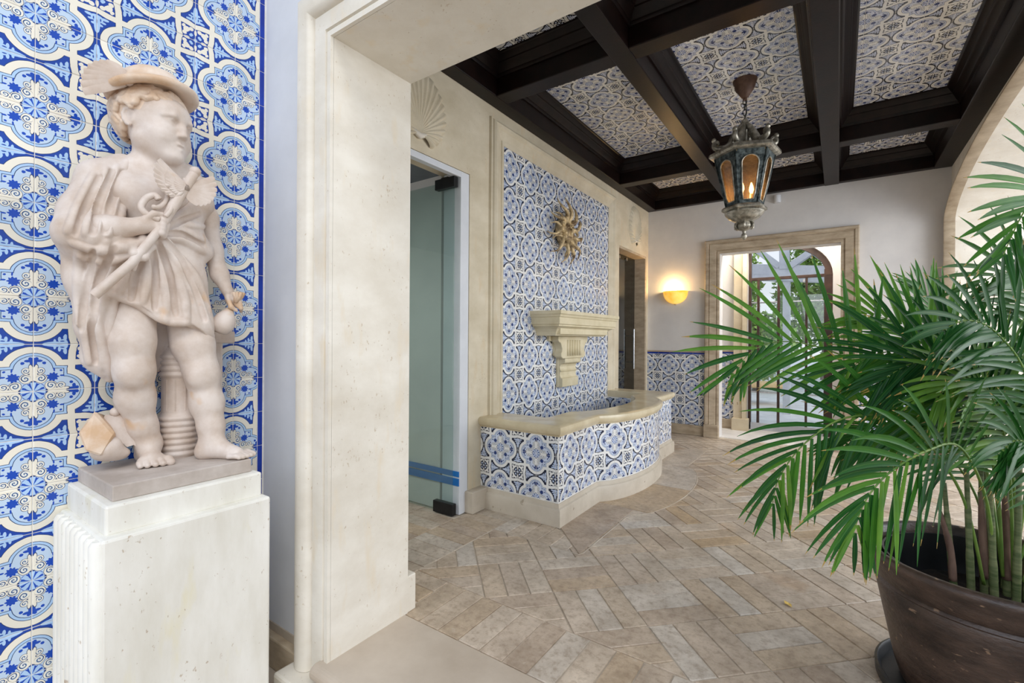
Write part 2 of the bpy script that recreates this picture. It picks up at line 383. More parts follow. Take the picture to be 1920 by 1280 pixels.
def glass_mat(name, color, rough=0.0, mixin=0.0, tint=(1, 1, 1, 1)):
    m, nt, b = new_mat(name, 0.02, tint); b.inputs['IOR'].default_value = 1.45
    tr = nd(nt, 'BsdfTransparent'); tr.inputs[0].default_value = color
    V.nt = nt; lw_ = nd(nt, 'LayerWeight'); lw_.inputs[0].default_value = 0.5; fz = V.op('POWER', V(lw_.outputs['Facing']), 4.0) * 0.75 + 0.045
    gl = nd(nt, 'BsdfGlossy'); gl.inputs['Roughness'].default_value = rough; gl.inputs['Color'].default_value = (0.95, 1, 1, 1)
    df = nd(nt, 'BsdfDiffuse'); df.inputs[0].default_value = tint
    mx0 = nd(nt, 'MixShader'); mx0.inputs[0].default_value = mixin; nt.links.new(tr.outputs[0], mx0.inputs[1]); nt.links.new(df.outputs[0], mx0.inputs[2])
    mx = nd(nt, 'MixShader'); nt.links.new(fz.x, mx.inputs[0]); nt.links.new(mx0.outputs[0], mx.inputs[1]); nt.links.new(gl.outputs[0], mx.inputs[2])
    nt.links.new(mx.outputs[0], nt.nodes['Material Output'].inputs['Surface'])
    return m
M['glass_green'] = glass_mat('green_tinted_glass', (0.855, 0.912, 0.897, 1), 0.02, 0.05, srgb(140, 164, 158))
M['glass_smoke'] = glass_mat('smoky_glass', (0.42, 0.40, 0.38, 1), 0.01, 0.10, srgb(70, 66, 62))
M['glass_clear'] = glass_mat('clear_glass', (0.95, 0.97, 0.97, 1))
def amber():
    m, nt, b = new_mat('amber_rippled_glass', 0.15); V.nt = nt
    tr = nd(nt, 'BsdfTransparent'); tr.inputs[0].default_value = (0.62, 0.44, 0.28, 1); tl = nd(nt, 'BsdfTranslucent'); tl.inputs[0].default_value = srgb(164, 124, 88)
    gl = nd(nt, 'BsdfGlossy'); gl.inputs['Roughness'].default_value = 0.12; gl.inputs['Color'].default_value = (0.9, 0.8, 0.7, 1)
    a = nd(nt, 'MixShader'); a.inputs[0].default_value = 0.22; nt.links.new(tr.outputs[0], a.inputs[1]); nt.links.new(tl.outputs[0], a.inputs[2])
    c = nd(nt, 'MixShader'); c.inputs[0].default_value = 0.08; nt.links.new(a.outputs[0], c.inputs[1]); nt.links.new(gl.outputs[0], c.inputs[2])
    nt.links.new(c.outputs[0], nt.nodes['Material Output'].inputs['Surface']); return m
M['glass_amber'] = amber()
def emit(name, color, strength):
    m = bpy.data.materials.new(name); m.use_nodes = True; nt = m.node_tree; e = nd(nt, 'Emission'); e.inputs[0].default_value = color; e.inputs[1].default_value = strength
    nt.links.new(e.outputs[0], nt.nodes['Material Output'].inputs['Surface']); return m
M['bulb'] = emit('warm_bulb', (1.0, 0.72, 0.34, 1), 14)
def water_mat():
    m, nt, b = new_mat('dark_water', 0.03, srgb(20, 26, 34)); b.inputs['IOR'].default_value = 1.33
    bump(nt, b, noise(nt, 14, 2, 0.5, 'World'), 0.08, 0.01); return m
M['water'] = water_mat()
# ================================================================== STRUCTURE
XW = -2.20            # long wall with the fountain
XP = -2.14            # tiled porch wall
YF = 6.50             # far wall
ZC = 3.30             # ceiling tiles
ZB = 3.045            # underside of the beams
T = 0.153             # tile size
PORCH = -0.17

# ---- azulejo tiles -------------------------------------------------
tile_cache = {}
def tile_mesh(key, mat, th=0.008, gap=0.0011, bev=0.0016):
    pi, pj, a0, a1, b0, b1, mn = key
    if key in tile_cache: return tile_cache[key]
    x0, x1, y0, y1 = a0 * T + gap, a1 * T - gap, b0 * T + gap, b1 * T - gap
    ring = lambda e, z: [(x0 + e, y0 + e, z), (x1 - e, y0 + e, z), (x1 - e, y1 - e, z), (x0 + e, y1 - e, z)]
    v = ring(0, 0) + ring(0, th - bev) + ring(bev, th)
    f = [(8, 9, 10, 11)] + [(i, (i + 1) % 4, 4 + (i + 1) % 4, 4 + i) for i in range(4)] + [(4 + i, 4 + (i + 1) % 4, 8 + (i + 1) % 4, 8 + i) for i in range(4)]
    me = bpy.data.meshes.new('tile'); me.from_pydata(v, [], f)
    uvl = me.uv_layers.new(name='UVMap')
    for lp in me.loops:
        p = v[lp.vertex_index]; uu, vv = p[0] / T, p[1] / T
        uvl.data[lp.index].uv = (uu if pi == 0 else 1 - uu, vv if pj == 0 else 1 - vv)
    me.materials.append(mat); tile_cache[key] = me; return me
def tile_field(org, ux, uy, rect, mat, cx, cy, name='tile'):
    """specs of the tiles covering rect=(a0,b0,a1,b1) (metres along ux, uy from org); (cx,cy) is the centre of one quatrefoil"""
    ux, uy = Vector(ux), Vector(uy); nz = ux.cross(uy); out = []
    i0 = math.floor((rect[0] - cx) / T); i1 = math.ceil((rect[2] - cx) / T); j0 = math.floor((rect[1] - cy) / T); j1 = math.ceil((rect[3] - cy) / T)
    for i in range(i0, i1):
        for j in range(j0, j1):
            ox, oy = cx + i * T, cy + j * T
            a0, a1 = max(0, (rect[0] - ox) / T), min(1, (rect[2] - ox) / T); b0, b1 = max(0, (rect[1] - oy) / T), min(1, (rect[3] - oy) / T)
            if a1 - a0 < 0.05 or b1 - b0 < 0.05: continue
            key = (i % 2, j % 2, round(a0, 3), round(a1, 3), round(b0, 3), round(b1, 3), mat.name)
            p = Vector(org) + ux * ox + uy * oy
            m = Matrix(((ux.x, uy.x, nz.x, p.x), (ux.y, uy.y, nz.y, p.y), (ux.z, uy.z, nz.z, p.z), (0, 0, 0, 1)))
            out.append((m, key, mat))
    return out
def place_tiles(specs, parent, limit=None, name='tile'):
    specs = sorted(specs, key=lambda s: (s[0].translation - Vector((0, 0, CAM_H))).length)
    for m, key, mat in specs[:limit]:
        o = linked(name, tile_mesh(key, mat), parent)
        jit = Matrix.Rotation(random.gauss(0, 0.0022), 4, 'X') @ Matrix.Rotation(random.gauss(0, 0.0022), 4, 'Y')
        o.matrix_local = m @ jit
    rest = specs[limit:] if limit else []
    if rest:
        v, f, uv = [], [], []
        for m, key, mat in rest:
            me = tile_mesh(key, mat); n = len(v); v += [tuple(m @ q.co) for q in me.vertices]; f += [tuple(i + n for i in p.vertices) for p in me.polygons]
            uv += [tuple(q.uv) for q in me.uv_layers[0].data]
        me = bpy.data.meshes.new('tiling'); me.from_pydata(v, [], f); l = me.uv_layers.new(name='UVMap'); l.data.foreach_set('uv', np.array(uv, dtype=np.float32).ravel())
        me.materials.append(rest[0][2]); o = linked('tiling', me, parent); o['kind'] = 'stuff'

# ---- floor ---------------------------------------------------------
g = G(); g.box((-6.0, 1.10, -0.12), (3.2, 8.1, -0.006)); floor = struct(g.build('floor', M['joint']))
S2 = 2 ** -0.5
def clip(poly, nx, ny, d):
    'keep nx*x+ny*y >= d'
    out = []; k = len(poly)
    for i in range(k):
        p, q = poly[i], poly[(i + 1) % k]; sp = nx * p[0] + ny * p[1] - d; sq = nx * q[0] + ny * q[1] - d
        if sp >= 0: out.append(p)
        if (sp > 0) != (sq > 0) and abs(sp - sq) > 1e-9:
            t = sp / (sp - sq); out.append((p[0] + (q[0] - p[0]) * t, p[1] + (q[1] - p[1]) * t))
    return out
def area(p): return 0.5 * abs(sum(p[i][0] * p[(i + 1) % len(p)][1] - p[(i + 1) % len(p)][0] * p[i][1] for i in range(len(p))))
def paver_geo(poly, th=0.028, e=0.0025, z=0.0, g=None):
    cx = sum(p[0] for p in poly) / len(poly); cy = sum(p[1] for p in poly) / len(poly); k = len(poly)
    g = g or G()
    def sh(p, s): 
        dx, dy = p[0] - cx, p[1] - cy; L = max(1e-6, math.hypot(dx, dy)); return (cx + dx * (1 - s * 1.4 / L), cy + dy * (1 - s * 1.4 / L))
    a = [(p[0], p[1], z - th) for p in poly]; b = [(p[0], p[1], z - e) for p in poly]; c = [sh(p, e) + (z,) for p in poly]
    g.add(a + b + c, [tuple(range(2 * k, 3 * k))] + [(i, (i + 1) % k, k + (i + 1) % k, k + i) for i in range(k)] + [(k + i, k + (i + 1) % k, 2 * k + (i + 1) % k, 2 * k + i) for i in range(k)])
    return g
BK = 0.338; GJ = 0.0032
XD = -1.857           # edge of the straight-laid strip before the glass door
polys = []
for i in range(-9, 18):                     # basket weave at 45 degrees: three pavers per block
    for j in range(-8, 16):
        A0, B0 = 0.618 + BK * i, 2.253 + BK * j
        for k in range(3):
            w = BK / 3
            if (i + j) % 2 == 0: q = (A0, A0 + BK, B0 + k * w, B0 + (k + 1) * w)
            else: q = (A0 + k * w, A0 + (k + 1) * w, B0, B0 + BK)
            a0, a1, b0, b1 = q[0] + GJ, q[1] - GJ, q[2] + GJ, q[3] - GJ
            p = [((a - b) * S2, (a + b) * S2) for a, b in ((a0, b0), (a1, b0), (a1, b1), (a0, b1))]
            p = clip(p, 0, 1, 1.797 + GJ); p = clip(p, 1, 0, XD + GJ) if len(p) > 2 else p
            p = clip(p, 0, -1, -6.45) if len(p) > 2 else p; p = clip(p, -1, 0, -2.9) if len(p) > 2 else p
            if len(p) > 2 and area(p) > 4e-4: polys.append(p)
for i in range(-3, 40):                     # soldier course along the threshold
    x0 = -1.861 + 0.1135 * i
    if x0 > 2.8 or x0 < -1.66: continue
    polys.append([(x0 + GJ, 1.475 + GJ), (x0 + 0.1135 - GJ, 1.475 + GJ), (x0 + 0.1135 - GJ, 1.797 - GJ), (x0 + GJ, 1.797 - GJ)])
for r in range(3): polys.append([(XD + GJ, 1.475 + 0.107 * r + GJ), (-1.638 - GJ, 1.475 + 0.107 * r + GJ), (-1.638 - GJ, 1.475 + 0.107 * (r + 1) - GJ), (XD + GJ, 1.475 + 0.107 * (r + 1) - GJ)])
for c in range(6):                          # straight strip before and through the glass door
    for r in range(12):
        x1 = XD - 0.333 * c; y0 = 1.50 + 0.113 * r + (0.05 if c % 2 else 0)
        if y0 + 0.113 > 2.52 and x1 < -2.0: continue
        polys.append([(x1 - 0.333 + GJ, y0 + GJ), (x1 - GJ, y0 + GJ), (x1 - GJ, y0 + 0.113 - GJ), (x1 - 0.333 + GJ, y0 + 0.113 - GJ)])
# smooth border round the fountain
def bulge(y, x0, amp, half=0.66, c=4.05):
    t = abs(y - c) / half; return x0 + (amp * (1 - t * t) ** 0.62 if t < 1 else 0.0)
NB = 40
def out_edge(y): return bulge(y, -1.222, 0.225, 0.80, 4.02)
ys = [2.465] + [2.465 + (5.62 - 2.465) * k / NB for k in range(1, NB + 1)]
border = [(XW, 2.735)] + [(-1.54, 2.735)] + [(-1.54, 5.45), (XW, 5.45), (XW, 5.62)] + [(out_edge(y), y) for y in ys[::-1]] + [(XD, 2.465), (XD, 2.735)]
def inside_border(p):
    return all((2.475 < y < 5.6 and XD - 0.01 < x < out_edge(y) - 0.01) or (x <= XD and y > 2.70) for x, y in p)
polys = [p for p in polys if not inside_border(p)]
pav = sorted(polys, key=lambda p: min((q[0] ** 2 + q[1] ** 2) for q in p))
def in_view(p):
    cx = sum(q[0] for q in p) / len(p); cy = sum(q[1] for q in p) / len(p); d = F_.x * cx + F_.y * cy
    u = 960 + FPX * (R_.x * cx + R_.y * cy) / max(d, 0.05); v = HORIZON + FPX * CAM_H / max(d, 0.05)
    return d > 0.3 and 560 < u < 1990 and v < 1340
vis = [p for p in pav if in_view(p)]; oth = [p for p in pav if not in_view(p)]
NPAV = 270
for p in vis[:NPAV]: paver_geo(p, z=random.uniform(-0.0008, 0.0008)).build('paver', M['paver'], floor, fix=False)
g = G()
for p in vis[NPAV:] + oth: paver_geo(p, g=g)
o = g.build('paving', M['paver'], floor, fix=False); o['kind'] = 'stuff'
# border slabs, laid a hair proud of the field
def slab(poly, name, mat, z, parent=floor, th=0.03):
    g = G(); g.prism(poly, lambda x, y: (x, y, z - th), lambda x, y: (x, y, z)); return g.build(name, mat, parent)
g = G()
J = 0.006
for k in range(6):
    x0 = XD + 0.1085 * k; x1 = x0 + 0.1085
    if x1 > -1.22: break
    mt = lambda x: 2.733 if x <= -1.505 else 2.733 - (x + 1.505); y0_, y1 = mt(x0 + GJ), mt(x1 - GJ)
    paver_geo([(x0 + GJ, 2.465 + J), (x1 - GJ, 2.465 + J), (x1 - GJ, y1), (x0 + GJ, y0_)], z=0.0021).build('border_paver', M['paver'], floor, fix=False)
def strip(y0, y1, n, xin, xout):
    yy = [y0 + (y1 - y0) * k / n for k in range(n + 1)]
    return [(xin(y), y) for y in yy] + [(xout(y), y) for y in yy[::-1]]
xi = lambda y: bulge(y, -1.60, 0.20)
for a, b in ((2.48, 3.35), (3.354, 4.05), (4.054, 4.75), (4.754, 5.62)):
    if a < 2.5: poly = [(-1.235, 2.475), (-1.235, 3.35)] + [(-1.60, 3.35), (-1.60, 2.74), (-1.50, 2.74)]
    else: poly = strip(a, b, 14, xi, lambda y: out_edge(y) - J)
    slab(poly, 'border_slab', M['paver'], 0.0026)
# pale joint that outlines the border
g = G(); pts = [(-1.868, 2.468)] + [(-1.235, 2.468)] + [(out_edge(y), y) for y in [2.5 + (5.62 - 2.5) * k / 60 for k in range(61)]]
g.tube([(x, y, -0.0008) for x, y in pts], 0.0034, 6); g.build('joint_line', M['joint'], floor)
g = G(); g.tube([(XD, 1.80, -0.003), (XD, 2.735, -0.003)], 0.004, 6); g.build('joint_line', M['joint'], floor)
# threshold slab with a rounded nose (the porch lies one step lower)
g = G(); prof = [(1.09 - 0.035 + 0.035 * (1 - math.sin(t)), -0.035 + 0.035 * math.cos(t)) for t in [PI / 2 * k / 6 for k in range(7)]]
poly = [(1.472, 0.0015)] + [(1.055 - 0.03 * math.sin(t), -0.0285 + 0.03 * math.cos(t)) for t in [PI * k / 10 for k in range(11)]] + [(1.472, -0.058)]
g.prism(poly, lambda y, z: (-1.645, y, z), lambda y, z: (1.3, y, z)); g.build('threshold_slab', M['slab'], floor, bevel=0.004)
g = G(); g.box((-1.645, 1.062, PORCH), (1.3, 1.11, -0.055)); g.build('step_riser', M['slab'], floor)
g = G(); g.box((3.2, -6, -0.3), (14, 16, -0.03)); struct(g.build('floor_terrace', M['patio']))
g = G(); g.box((-6, -6, PORCH - 0.1), (3.2, 1.10, PORCH)); struct(g.build('floor_porch', M['slab']))

# ---- long wall on the left with two door openings --------------------
D1 = (1.56, 2.613, 2.445); D2 = (5.44, 6.43, 2.41)
g = G()
def wseg(y0, y1, z0, z1, x0=XW - 0.2, x1=XW): g.box((x0, y0, z0), (x1, y1, z1))
wseg(1.105, D1[0], 0, 3.45); wseg(D1[0], D1[1], D1[2], 3.45); wseg(D1[1], D2[0], 0, 3.45); wseg(D2[0], D2[1], D2[2], 3.45); wseg(D2[1], YF + 0.2, 0, 3.45)
wall_left = struct(g.build('wall_left', M['stone_inner']))
# stone frame of the tile panel
PY0, PY1, PZ1 = 3.015, 5.085, 2.785
prof = [(0, 0.0), (0, 0.014), (0.030, 0.018), (0.034, 0.010), (0.045, 0.012), (0.10, 0.030), (0.112, 0.042), (0.135, 0.046), (0.150, 0.036), (0.158, 0.022), (0.170, 0.020), (0.175, 0.0)]
g = G(); g.sweep([(XW, PY0, 0.60), (XW, PY0, PZ1), (XW, PY1, PZ1), (XW, PY1, 0.60)], prof, 1, (1, 0, 0))
struct(g.build('trim_1', M['stone_inner']))
g = G(); g.box((XW - 0.001, PY0, 0.44), (XW + 0.0083, PY1, PZ1)); struct(g.build('trim_2', M['grout'], wall_left))
place_tiles(tile_field((XW + 0.002, 0, 0), (0, 1, 0), (0, 0, 1), (PY0, 0.44, PY1, PZ1), M['tile_pale'], 3.103, 2.641 - 0.306 * 2), wall_left)
# baseboards
g = G(); g.box((XW - 0.02, 2.613 - 0.03, 0), (XW + 0.07, 2.762, 0.155)); g.box((XW, 5.33, 0), (XW + 0.05, D2[0], 0.15)); struct(g.build('baseboard_left', M['stone_grey'], bevel=0.006))
# scallop shells carved above the two doors
def shell(yc, zc, w, h, ang=0.0):
    g = G(); n, m = 92, 10; vs_, fs = [], []
    for i in range(n + 1):
        t = PI * (-0.86 + 1.72 * i / n); rib = 0.5 + 0.5 * math.cos(i * PI)
        rib = (0.0, 0.75, 1.0, 0.75)[i % 4]; edge = 0.955 + 0.045 * rib
        for k in range(m + 1):
            s = k / m; yy = math.sin(t) * w * s * edge; zz = (math.cos(t) * s * edge * 0.62 + 0.38 * s) * h - 0.4 * h
            hh = 0.004 + 0.030 * math.sin(PI * min(1, s * 0.93)) * (0.70 + 0.30 * rib) + 0.026 * s * s * rib
            if k == m: hh = 0.0; yy *= 1.01
            vs_.append((XW + hh, yc + yy, zc + zz))
    for i in range(n):
        for k in range(m): a = i * (m + 1) + k; fs.append((a, a + 1, a + m + 2, a + m + 1))
    g.add(vs_, fs)
    o = g.build('shell_relief', M['stone_inner'], wall_left, smooth=True)
    g = G(); g.tube([(XW + 0.012, yc - 0.07, zc - 0.40 * h), (XW + 0.018, yc, zc - 0.46 * h), (XW + 0.012, yc + 0.07, zc - 0.40 * h)], [0.012, 0.02, 0.012], 8)
    g.build('hinge_scroll', M['stone'], o, smooth=True)
shell(2.10, 2.73, 0.25, 0.42); shell(5.955, 2.74, 0.20, 0.44)

# ---- entrance wall, stone reveal and casing --------------------------
YE = 1.105; JX = -1.605; JZ = 2.412; JY = 1.487
g = G(); g.box((XW - 0.2, YE, PORCH), (-1.80, JY, 4.6)); g.box((-1.80, YE, JZ + 0.19), (4.0, JY, 4.6)); g.box((1.45, YE, PORCH), (4.0, JY, JZ + 0.19))
struct(g.build('wall_entrance', M['paint_cool']))
g = G(); g.box((-1.80, 1.09, 0), (JX, JY, JZ + 0.19)); g.box((JX, 1.09, JZ), (1.25, JY, JZ + 0.19)); g.box((1.25, 1.09, 0), (1.45, JY, JZ + 0.19))
reveal = struct(g.build('trim_3', M['stone']))
g = G(); g.box((JX - 0.15, JY - 0.004, 0), (JX - 0.001, 1.537, 0.165)); g.build('plinth_block', M['stone'], reveal, bevel=0.004)
roll = [(0.109 + 0.048 - 0.048 * math.cos(t), 0.012 + 0.034 * math.sin(t)) for t in [PI * k / 10 for k in range(11)]]
prof = [(0, 0.001), (0, 0.015), (0.021, 0.015), (0.024, 0.004), (0.029, 0.004), (0.032, 0.017), (0.060, 0.021), (0.096, 0.019), (0.100, 0.006), (0.106, 0.006)] + roll + [(0.207, -0.02)]
g = G(); g.sweep([(JX, 1.09, PORCH + 0.10), (JX, 1.09, JZ), (1.25, 1.09, JZ), (1.25, 1.09, PORCH + 0.1)], prof, 1, (0, -1, 0)); struct(g.build('trim_4', M['stone'], smooth=True, angle=35))
g = G(); g.box((-1.83, 0.985, PORCH), (-1.60, 1.10, -0.072)); struct(g.build('trim_5', M['stone'], bevel=0.012))
g = G(); g.box((XP, 1.068, PORCH), (-1.812, YE, -0.040)); struct(g.build('baseboard_entrance', M['stone_brown'], bevel=0.006))

# ---- tiled porch wall -------------------------------------------------
g = G(); g.box((XP - 0.26, -4.5, PORCH), (XP - 0.0, YE, 4.6)); wall_porch = struct(g.build('wall_porch', M['grout']))
place_tiles(tile_field((XP - 0.0062, 0, 0), (0, 1, 0), (0, 0, 1), (-0.56, PORCH, 1.076, 3.06), M['tile_blue'], 0.361, 1.99 - 0.306 * 5), wall_porch)
gb = G(); gb.box((XP - 0.006, 1.0775, 0.001), (XP + 0.0018, 1.0975, T - 0.001)); bm_ = gb.build('border_tile', M['border'], wall_porch, bevel=0.0012)
for k in range(-1, 20):
    if k == 0: continue
    o = linked('border_tile', bm_.data, wall_porch, (0, 0, k * T + 0.001)); md = o.modifiers.new('bevel', 'BEVEL'); md.width = 0.0012

# ---- far wall, doorway, wainscot --------------------------------------
OX0, OX1, OZ = -1.262, 0.020, 2.375
g = G(); g.box((XW - 0.2, YF, 0), (OX0, YF + 0.2, 3.45)); g.box((OX0, YF, OZ), (OX1, YF + 0.2, 3.45)); g.box((OX1, YF, 0), (1.5, YF + 0.2, 3.45))
wall_far = struct(g.build('wall_far', M['paint']))
prof = [(0, -0.01), (0, 0.030), (0.022, 0.034), (0.026, 0.024), (0.034, 0.024), (0.040, 0.040), (0.075, 0.046), (0.110, 0.056), (0.116, 0.048), (0.124, 0.048), (0.130, 0.062), (0.158, 0.064), (0.168, 0.056), (0.170, -0.01)]
g = G(); g.sweep([(OX0, YF, 0.0), (OX0, YF, OZ), (OX1, YF, OZ), (OX1, YF, 0.0)], prof, 1, (0, -1, 0)); casing = struct(g.build('trim_6', M['stone_brown'], smooth=True, angle=35))
g = G()
for x0 in (OX0 - 0.172, OX1 - 0.006): g2 = G(); g2.box((x0, YF - 0.082, 0), (x0 + 0.178, YF - 0.001, 0.165)); g2.build('plinth_block', M['stone_brown'], casing, bevel=0.004)
def wains(x0, x1, yy, cx, zc, parent, mat=None):
    gg = G(); gg.box((x0, yy - 0.0093, 0.12), (x1, yy + 0.001, 1.09)); struct(gg.build('grout_bed', M['grout'], parent))
    place_tiles(tile_field((0, yy - 0.003, 0), (1, 0, 0), (0, 0, 1), (x0, 0.13, x1, 1.066), mat or M['tile_pale'], cx, zc), parent)
    n = max(1, round((x1 - x0) / T))
    for k in range(n):
        gg = G(); gg.box((x0 + (x1 - x0) * k / n + 0.001, yy - 0.011, 1.068), (x0 + (x1 - x0) * (k + 1) / n - 0.001, yy, 1.090)); gg.build('border_tile', M['border'], parent)
    gg = G(); gg.box((x0, yy - 0.018, 1.091), (x1, yy, 1.112)); gg.build('cap_strip', M['stone_brown'], parent, bevel=0.004)
    gg = G(); gg.box((x0, yy - 0.045, 0), (x1, yy, 0.13)); gg.build('baseboard', M['stone_brown'], parent, bevel=0.005)
wains(XW, OX0 - 0.170, YF, -1.901, 0.915, wall_far)
wains(OX1 + 0.170, 0.90, YF, 0.345, 0.915, wall_far)

# ---- right wall with the broad arch ------------------------------------
XR = 0.945; AY0, AY1, AZ, AR = 1.90, 6.402, 2.47, 0.455
ac = (AY0 + AY1) / 2; ah = (AY1 - AY0) / 2
arch = [(ac - ah * math.cos(PI * k / 40), AZ + AR * math.sin(PI * k / 40)) for k in range(41)]
poly = [(JY, 0), (AY0, 0)] + arch + [(AY1, 0), (YF + 0.2, 0), (YF + 0.2, 3.45), (JY, 3.45)]
g = G(); g.prism(poly, lambda y, z: (XR, y, z), lambda y, z: (XR + 0.62, y, z)); struct(g.build('wall_right', M['stone']))
path = [(XR, AY1, 0)] + [(XR, y, z) for y, z in arch[::-1]] + [(XR, AY0, 0)]
prof = [(0, -0.005), (0, 0.012), (0.010, 0.030), (0.013, 0.030), (0.020, 0.055), (0.030, 0.062), (0.034, 0.060), (0.042, 0.080), (0.055, 0.080), (0.060, 0.070), (0.060, -0.005)]
g = G(); g.sweep(path, prof, -1, (-1, 0, 0)); struct(g.build('trim_7', M['stone_brown'], smooth=True, angle=30))

# ---- coffered ceiling --------------------------------------------------
g = G(); g.box((XW - 0.2, YE, ZC + 0.01), (1.6, YF + 0.2, ZC + 0.15)); ceiling = struct(g.build('ceiling', M['wood']))
colsX = [(-2.08, -1.20), (-1.07, -0.14), (0.0, 0.80)]; rowsY = [(1.60, 2.77), (2.91, 5.15), (5.29, 6.42)]
def beam(a, b): gg = G(); gg.box(a, b); return gg.build('beam', M['wood'], ceiling, bevel=0.006)
beam((XW, JY, ZB), (-2.08, YF, ZC + 0.01)); beam((0.80, JY, ZB), (XR + 0.01, YF, ZC + 0.01))
beam((-1.20, JY, ZB - 0.004), (-1.07, YF, ZC + 0.01)); beam((-0.14, JY, ZB - 0.004), (0.0, YF, ZC + 0.01))
for y0, y1 in ((JY, 1.60), (2.77, 2.91), (5.15, 5.29), (6.42, YF)):
    for x0, x1 in colsX: beam((x0 - 0.002, y0, ZB), (x1 + 0.002, y1, ZC + 0.01))
cw = [(0.0, -0.130), (0.012, -0.130), (0.020, -0.118), (0.022, -0.108), (0.032, -0.100), (0.050, -0.070), (0.060, -0.062), (0.062, -0.052), (0.075, -0.040), (0.088, -0.020), (0.098, -0.016), (0.100, 0.0)]
specs = []
CEN = {0: (-1.645, 3.42), 1: (-0.62, 3.727), 2: (0.435, 4.359)}
for ci, (x0, x1) in enumerate(colsX):
    for ri, (y0, y1) in enumerate(rowsY):
        gg = G(); gg.sweep([(x0, y0, ZC), (x1, y0, ZC), (x1, y1, ZC), (x0, y1, ZC)], [(a * (0.9 if ri == 2 else 1), h) for a, h in cw], 1, (0, 0, 1), closed=True)
        gg.build('coffer_moulding', M['wood'], ceiling, smooth=True, angle=30)
        e = 0.088
        # seen from below: ux to -x so that the normal points down
        gb_ = G(); gb_.box((x0 + 0.05, y0 + 0.05, ZC - 0.0024), (x1 - 0.05, y1 - 0.05, ZC + 0.011)); gb_.build('grout_bed', M['grout'], ceiling)
        specs += tile_field((0, 0, ZC + 0.004), (-1, 0, 0), (0, 1, 0), (-(x1 - e), y0 + e, -(x0 + e), y1 - e), M['tile_ceiling'], -CEN[ci][0], CEN[ci][1])
def shown(s):
    p = s[0].translation; return not (p.y < 2.25)
place_tiles([s for s in specs if shown(s)], ceiling, 298)

# ---- side room seen through the glass door ------------------------------
g = G(); g.box((-4.6, 2.531, 0), (XW - 0.2, 2.76, 2.8)); g.box((-4.7, -0.5, 0), (-4.6, 2.76, 2.8)); g.box((-4.6, -0.6, 0), (XW - 0.26, -0.5, 2.8)); side = struct(g.build('wall_side_room', M['paint']))
g = G(); g.box((-4.7, -0.6, 2.455), (XW - 0.2, 2.53, 2.82)); struct(g.build('ceiling_side_room', M['slate']))
for z0, z1 in ((0.204, 0.257), (0.269, 0.307)):
    g = G(); g.box((-4.6, 2.5175, z0), (XW - 0.005, 2.5215, z1)); g.build('wall_stripe', M['stripe'], side)
g = G(); g.box((-4.6, -0.5, -0.03), (XW, 1.50, -0.001)); struct(g.build('floor_side_room', M['slab']))
g = G(); g.box((XW - 0.2, YE + 0.0, 0), (XW - 0.199, YE + 0.01, 0.01)); 
lamp('side_room_light', 'AREA', (-2.95, 0.5, 2.40), 30, (0.95, 1.0, 0.99), size=0.8)  # unseen fill lamp, added to brighten the side room behind the glass
# second side room behind the far glass door
g = G(); g.box((-4.2, 4.9, 0), (-4.1, 7.4, 2.8)); g.box((-4.1, 4.8, 0), (XW - 0.2, 4.9, 2.8)); g.box((-4.1, 7.4, 0), (XW - 0.2, 7.5, 2.8)); g.box((-4.2, 4.8, 2.7), (XW - 0.2, 7.5, 2.8)); struct(g.build('wall_back_room', M['stone_warm']))
g = G(); g.box((-4.2, 4.8, -0.05), (XW, 7.5, -0.001)); struct(g.build('floor_back_room', M['slab']))

# ---- passage behind the far doorway ---------------------------------------
HY = 7.30
g = G(); g.box((XW - 0.2, YF + 0.2, 0), (XW - 0.1, HY, 3.0)); g.box((1.5, YF + 0.2, 0), (1.6, HY, 3.0)); g.box((XW - 0.2, YF + 0.2, 2.95), (1.6, HY + 0.3, 3.05)); struct(g.build('wall_passage', M['paint']))
g = G()
dq = [(-1.05, 0), (-1.05, 2.62)] + [(-0.72 + 0.66 * math.sin(PI / 2 * k / 10), 2.12 + 0.50 * math.cos(PI / 2 * k / 10)) for k in range(11)] + [(-0.06, 0)]
poly = [(XW - 0.2, 0)] + dq + [(1.6, 0), (1.6, 3.0), (XW - 0.2, 3.0)]
g.prism(poly, lambda x, z: (x, HY, z), lambda x, z: (x, HY + 0.22, z)); wall_passage_end = struct(g.build('wall_garden', M['paint']))
wains(XW - 0.1, -1.215, HY, -1.36, 0.915, wall_passage_end)
prof = [(0, -0.01), (0, 0.09), (0.05, 0.10), (0.06, 0.07), (0.12, 0.06), (0.165, 0.07), (0.17, -0.01)]
g = G(); g.sweep([(-1.05, HY, 0.16), (-1.05, HY, 2.63), (-0.4, HY, 2.63)], prof, 1, (0, -1, 0)); struct(g.build('trim_8', M['stone_warm'], smooth=True, angle=30))
g = G(); g.box((-1.23, HY - 0.12, 0), (-1.02, HY - 0.001, 0.165)); struct(g.build('trim_9', M['stone_warm'], bevel=0.004))
g = G(); g.box((XW - 0.1, YF + 0.05, -0.03), (1.5, 7.75, 0.0)); struct(g.build('floor_passage', M['patio']))
lamp('passage_light', 'AREA', (-0.7, 6.95, 2.93), 34, (1.0, 0.93, 0.82), size=0.9, size_y=0.4)  # added fill under the passage ceiling, brightens the dark passage
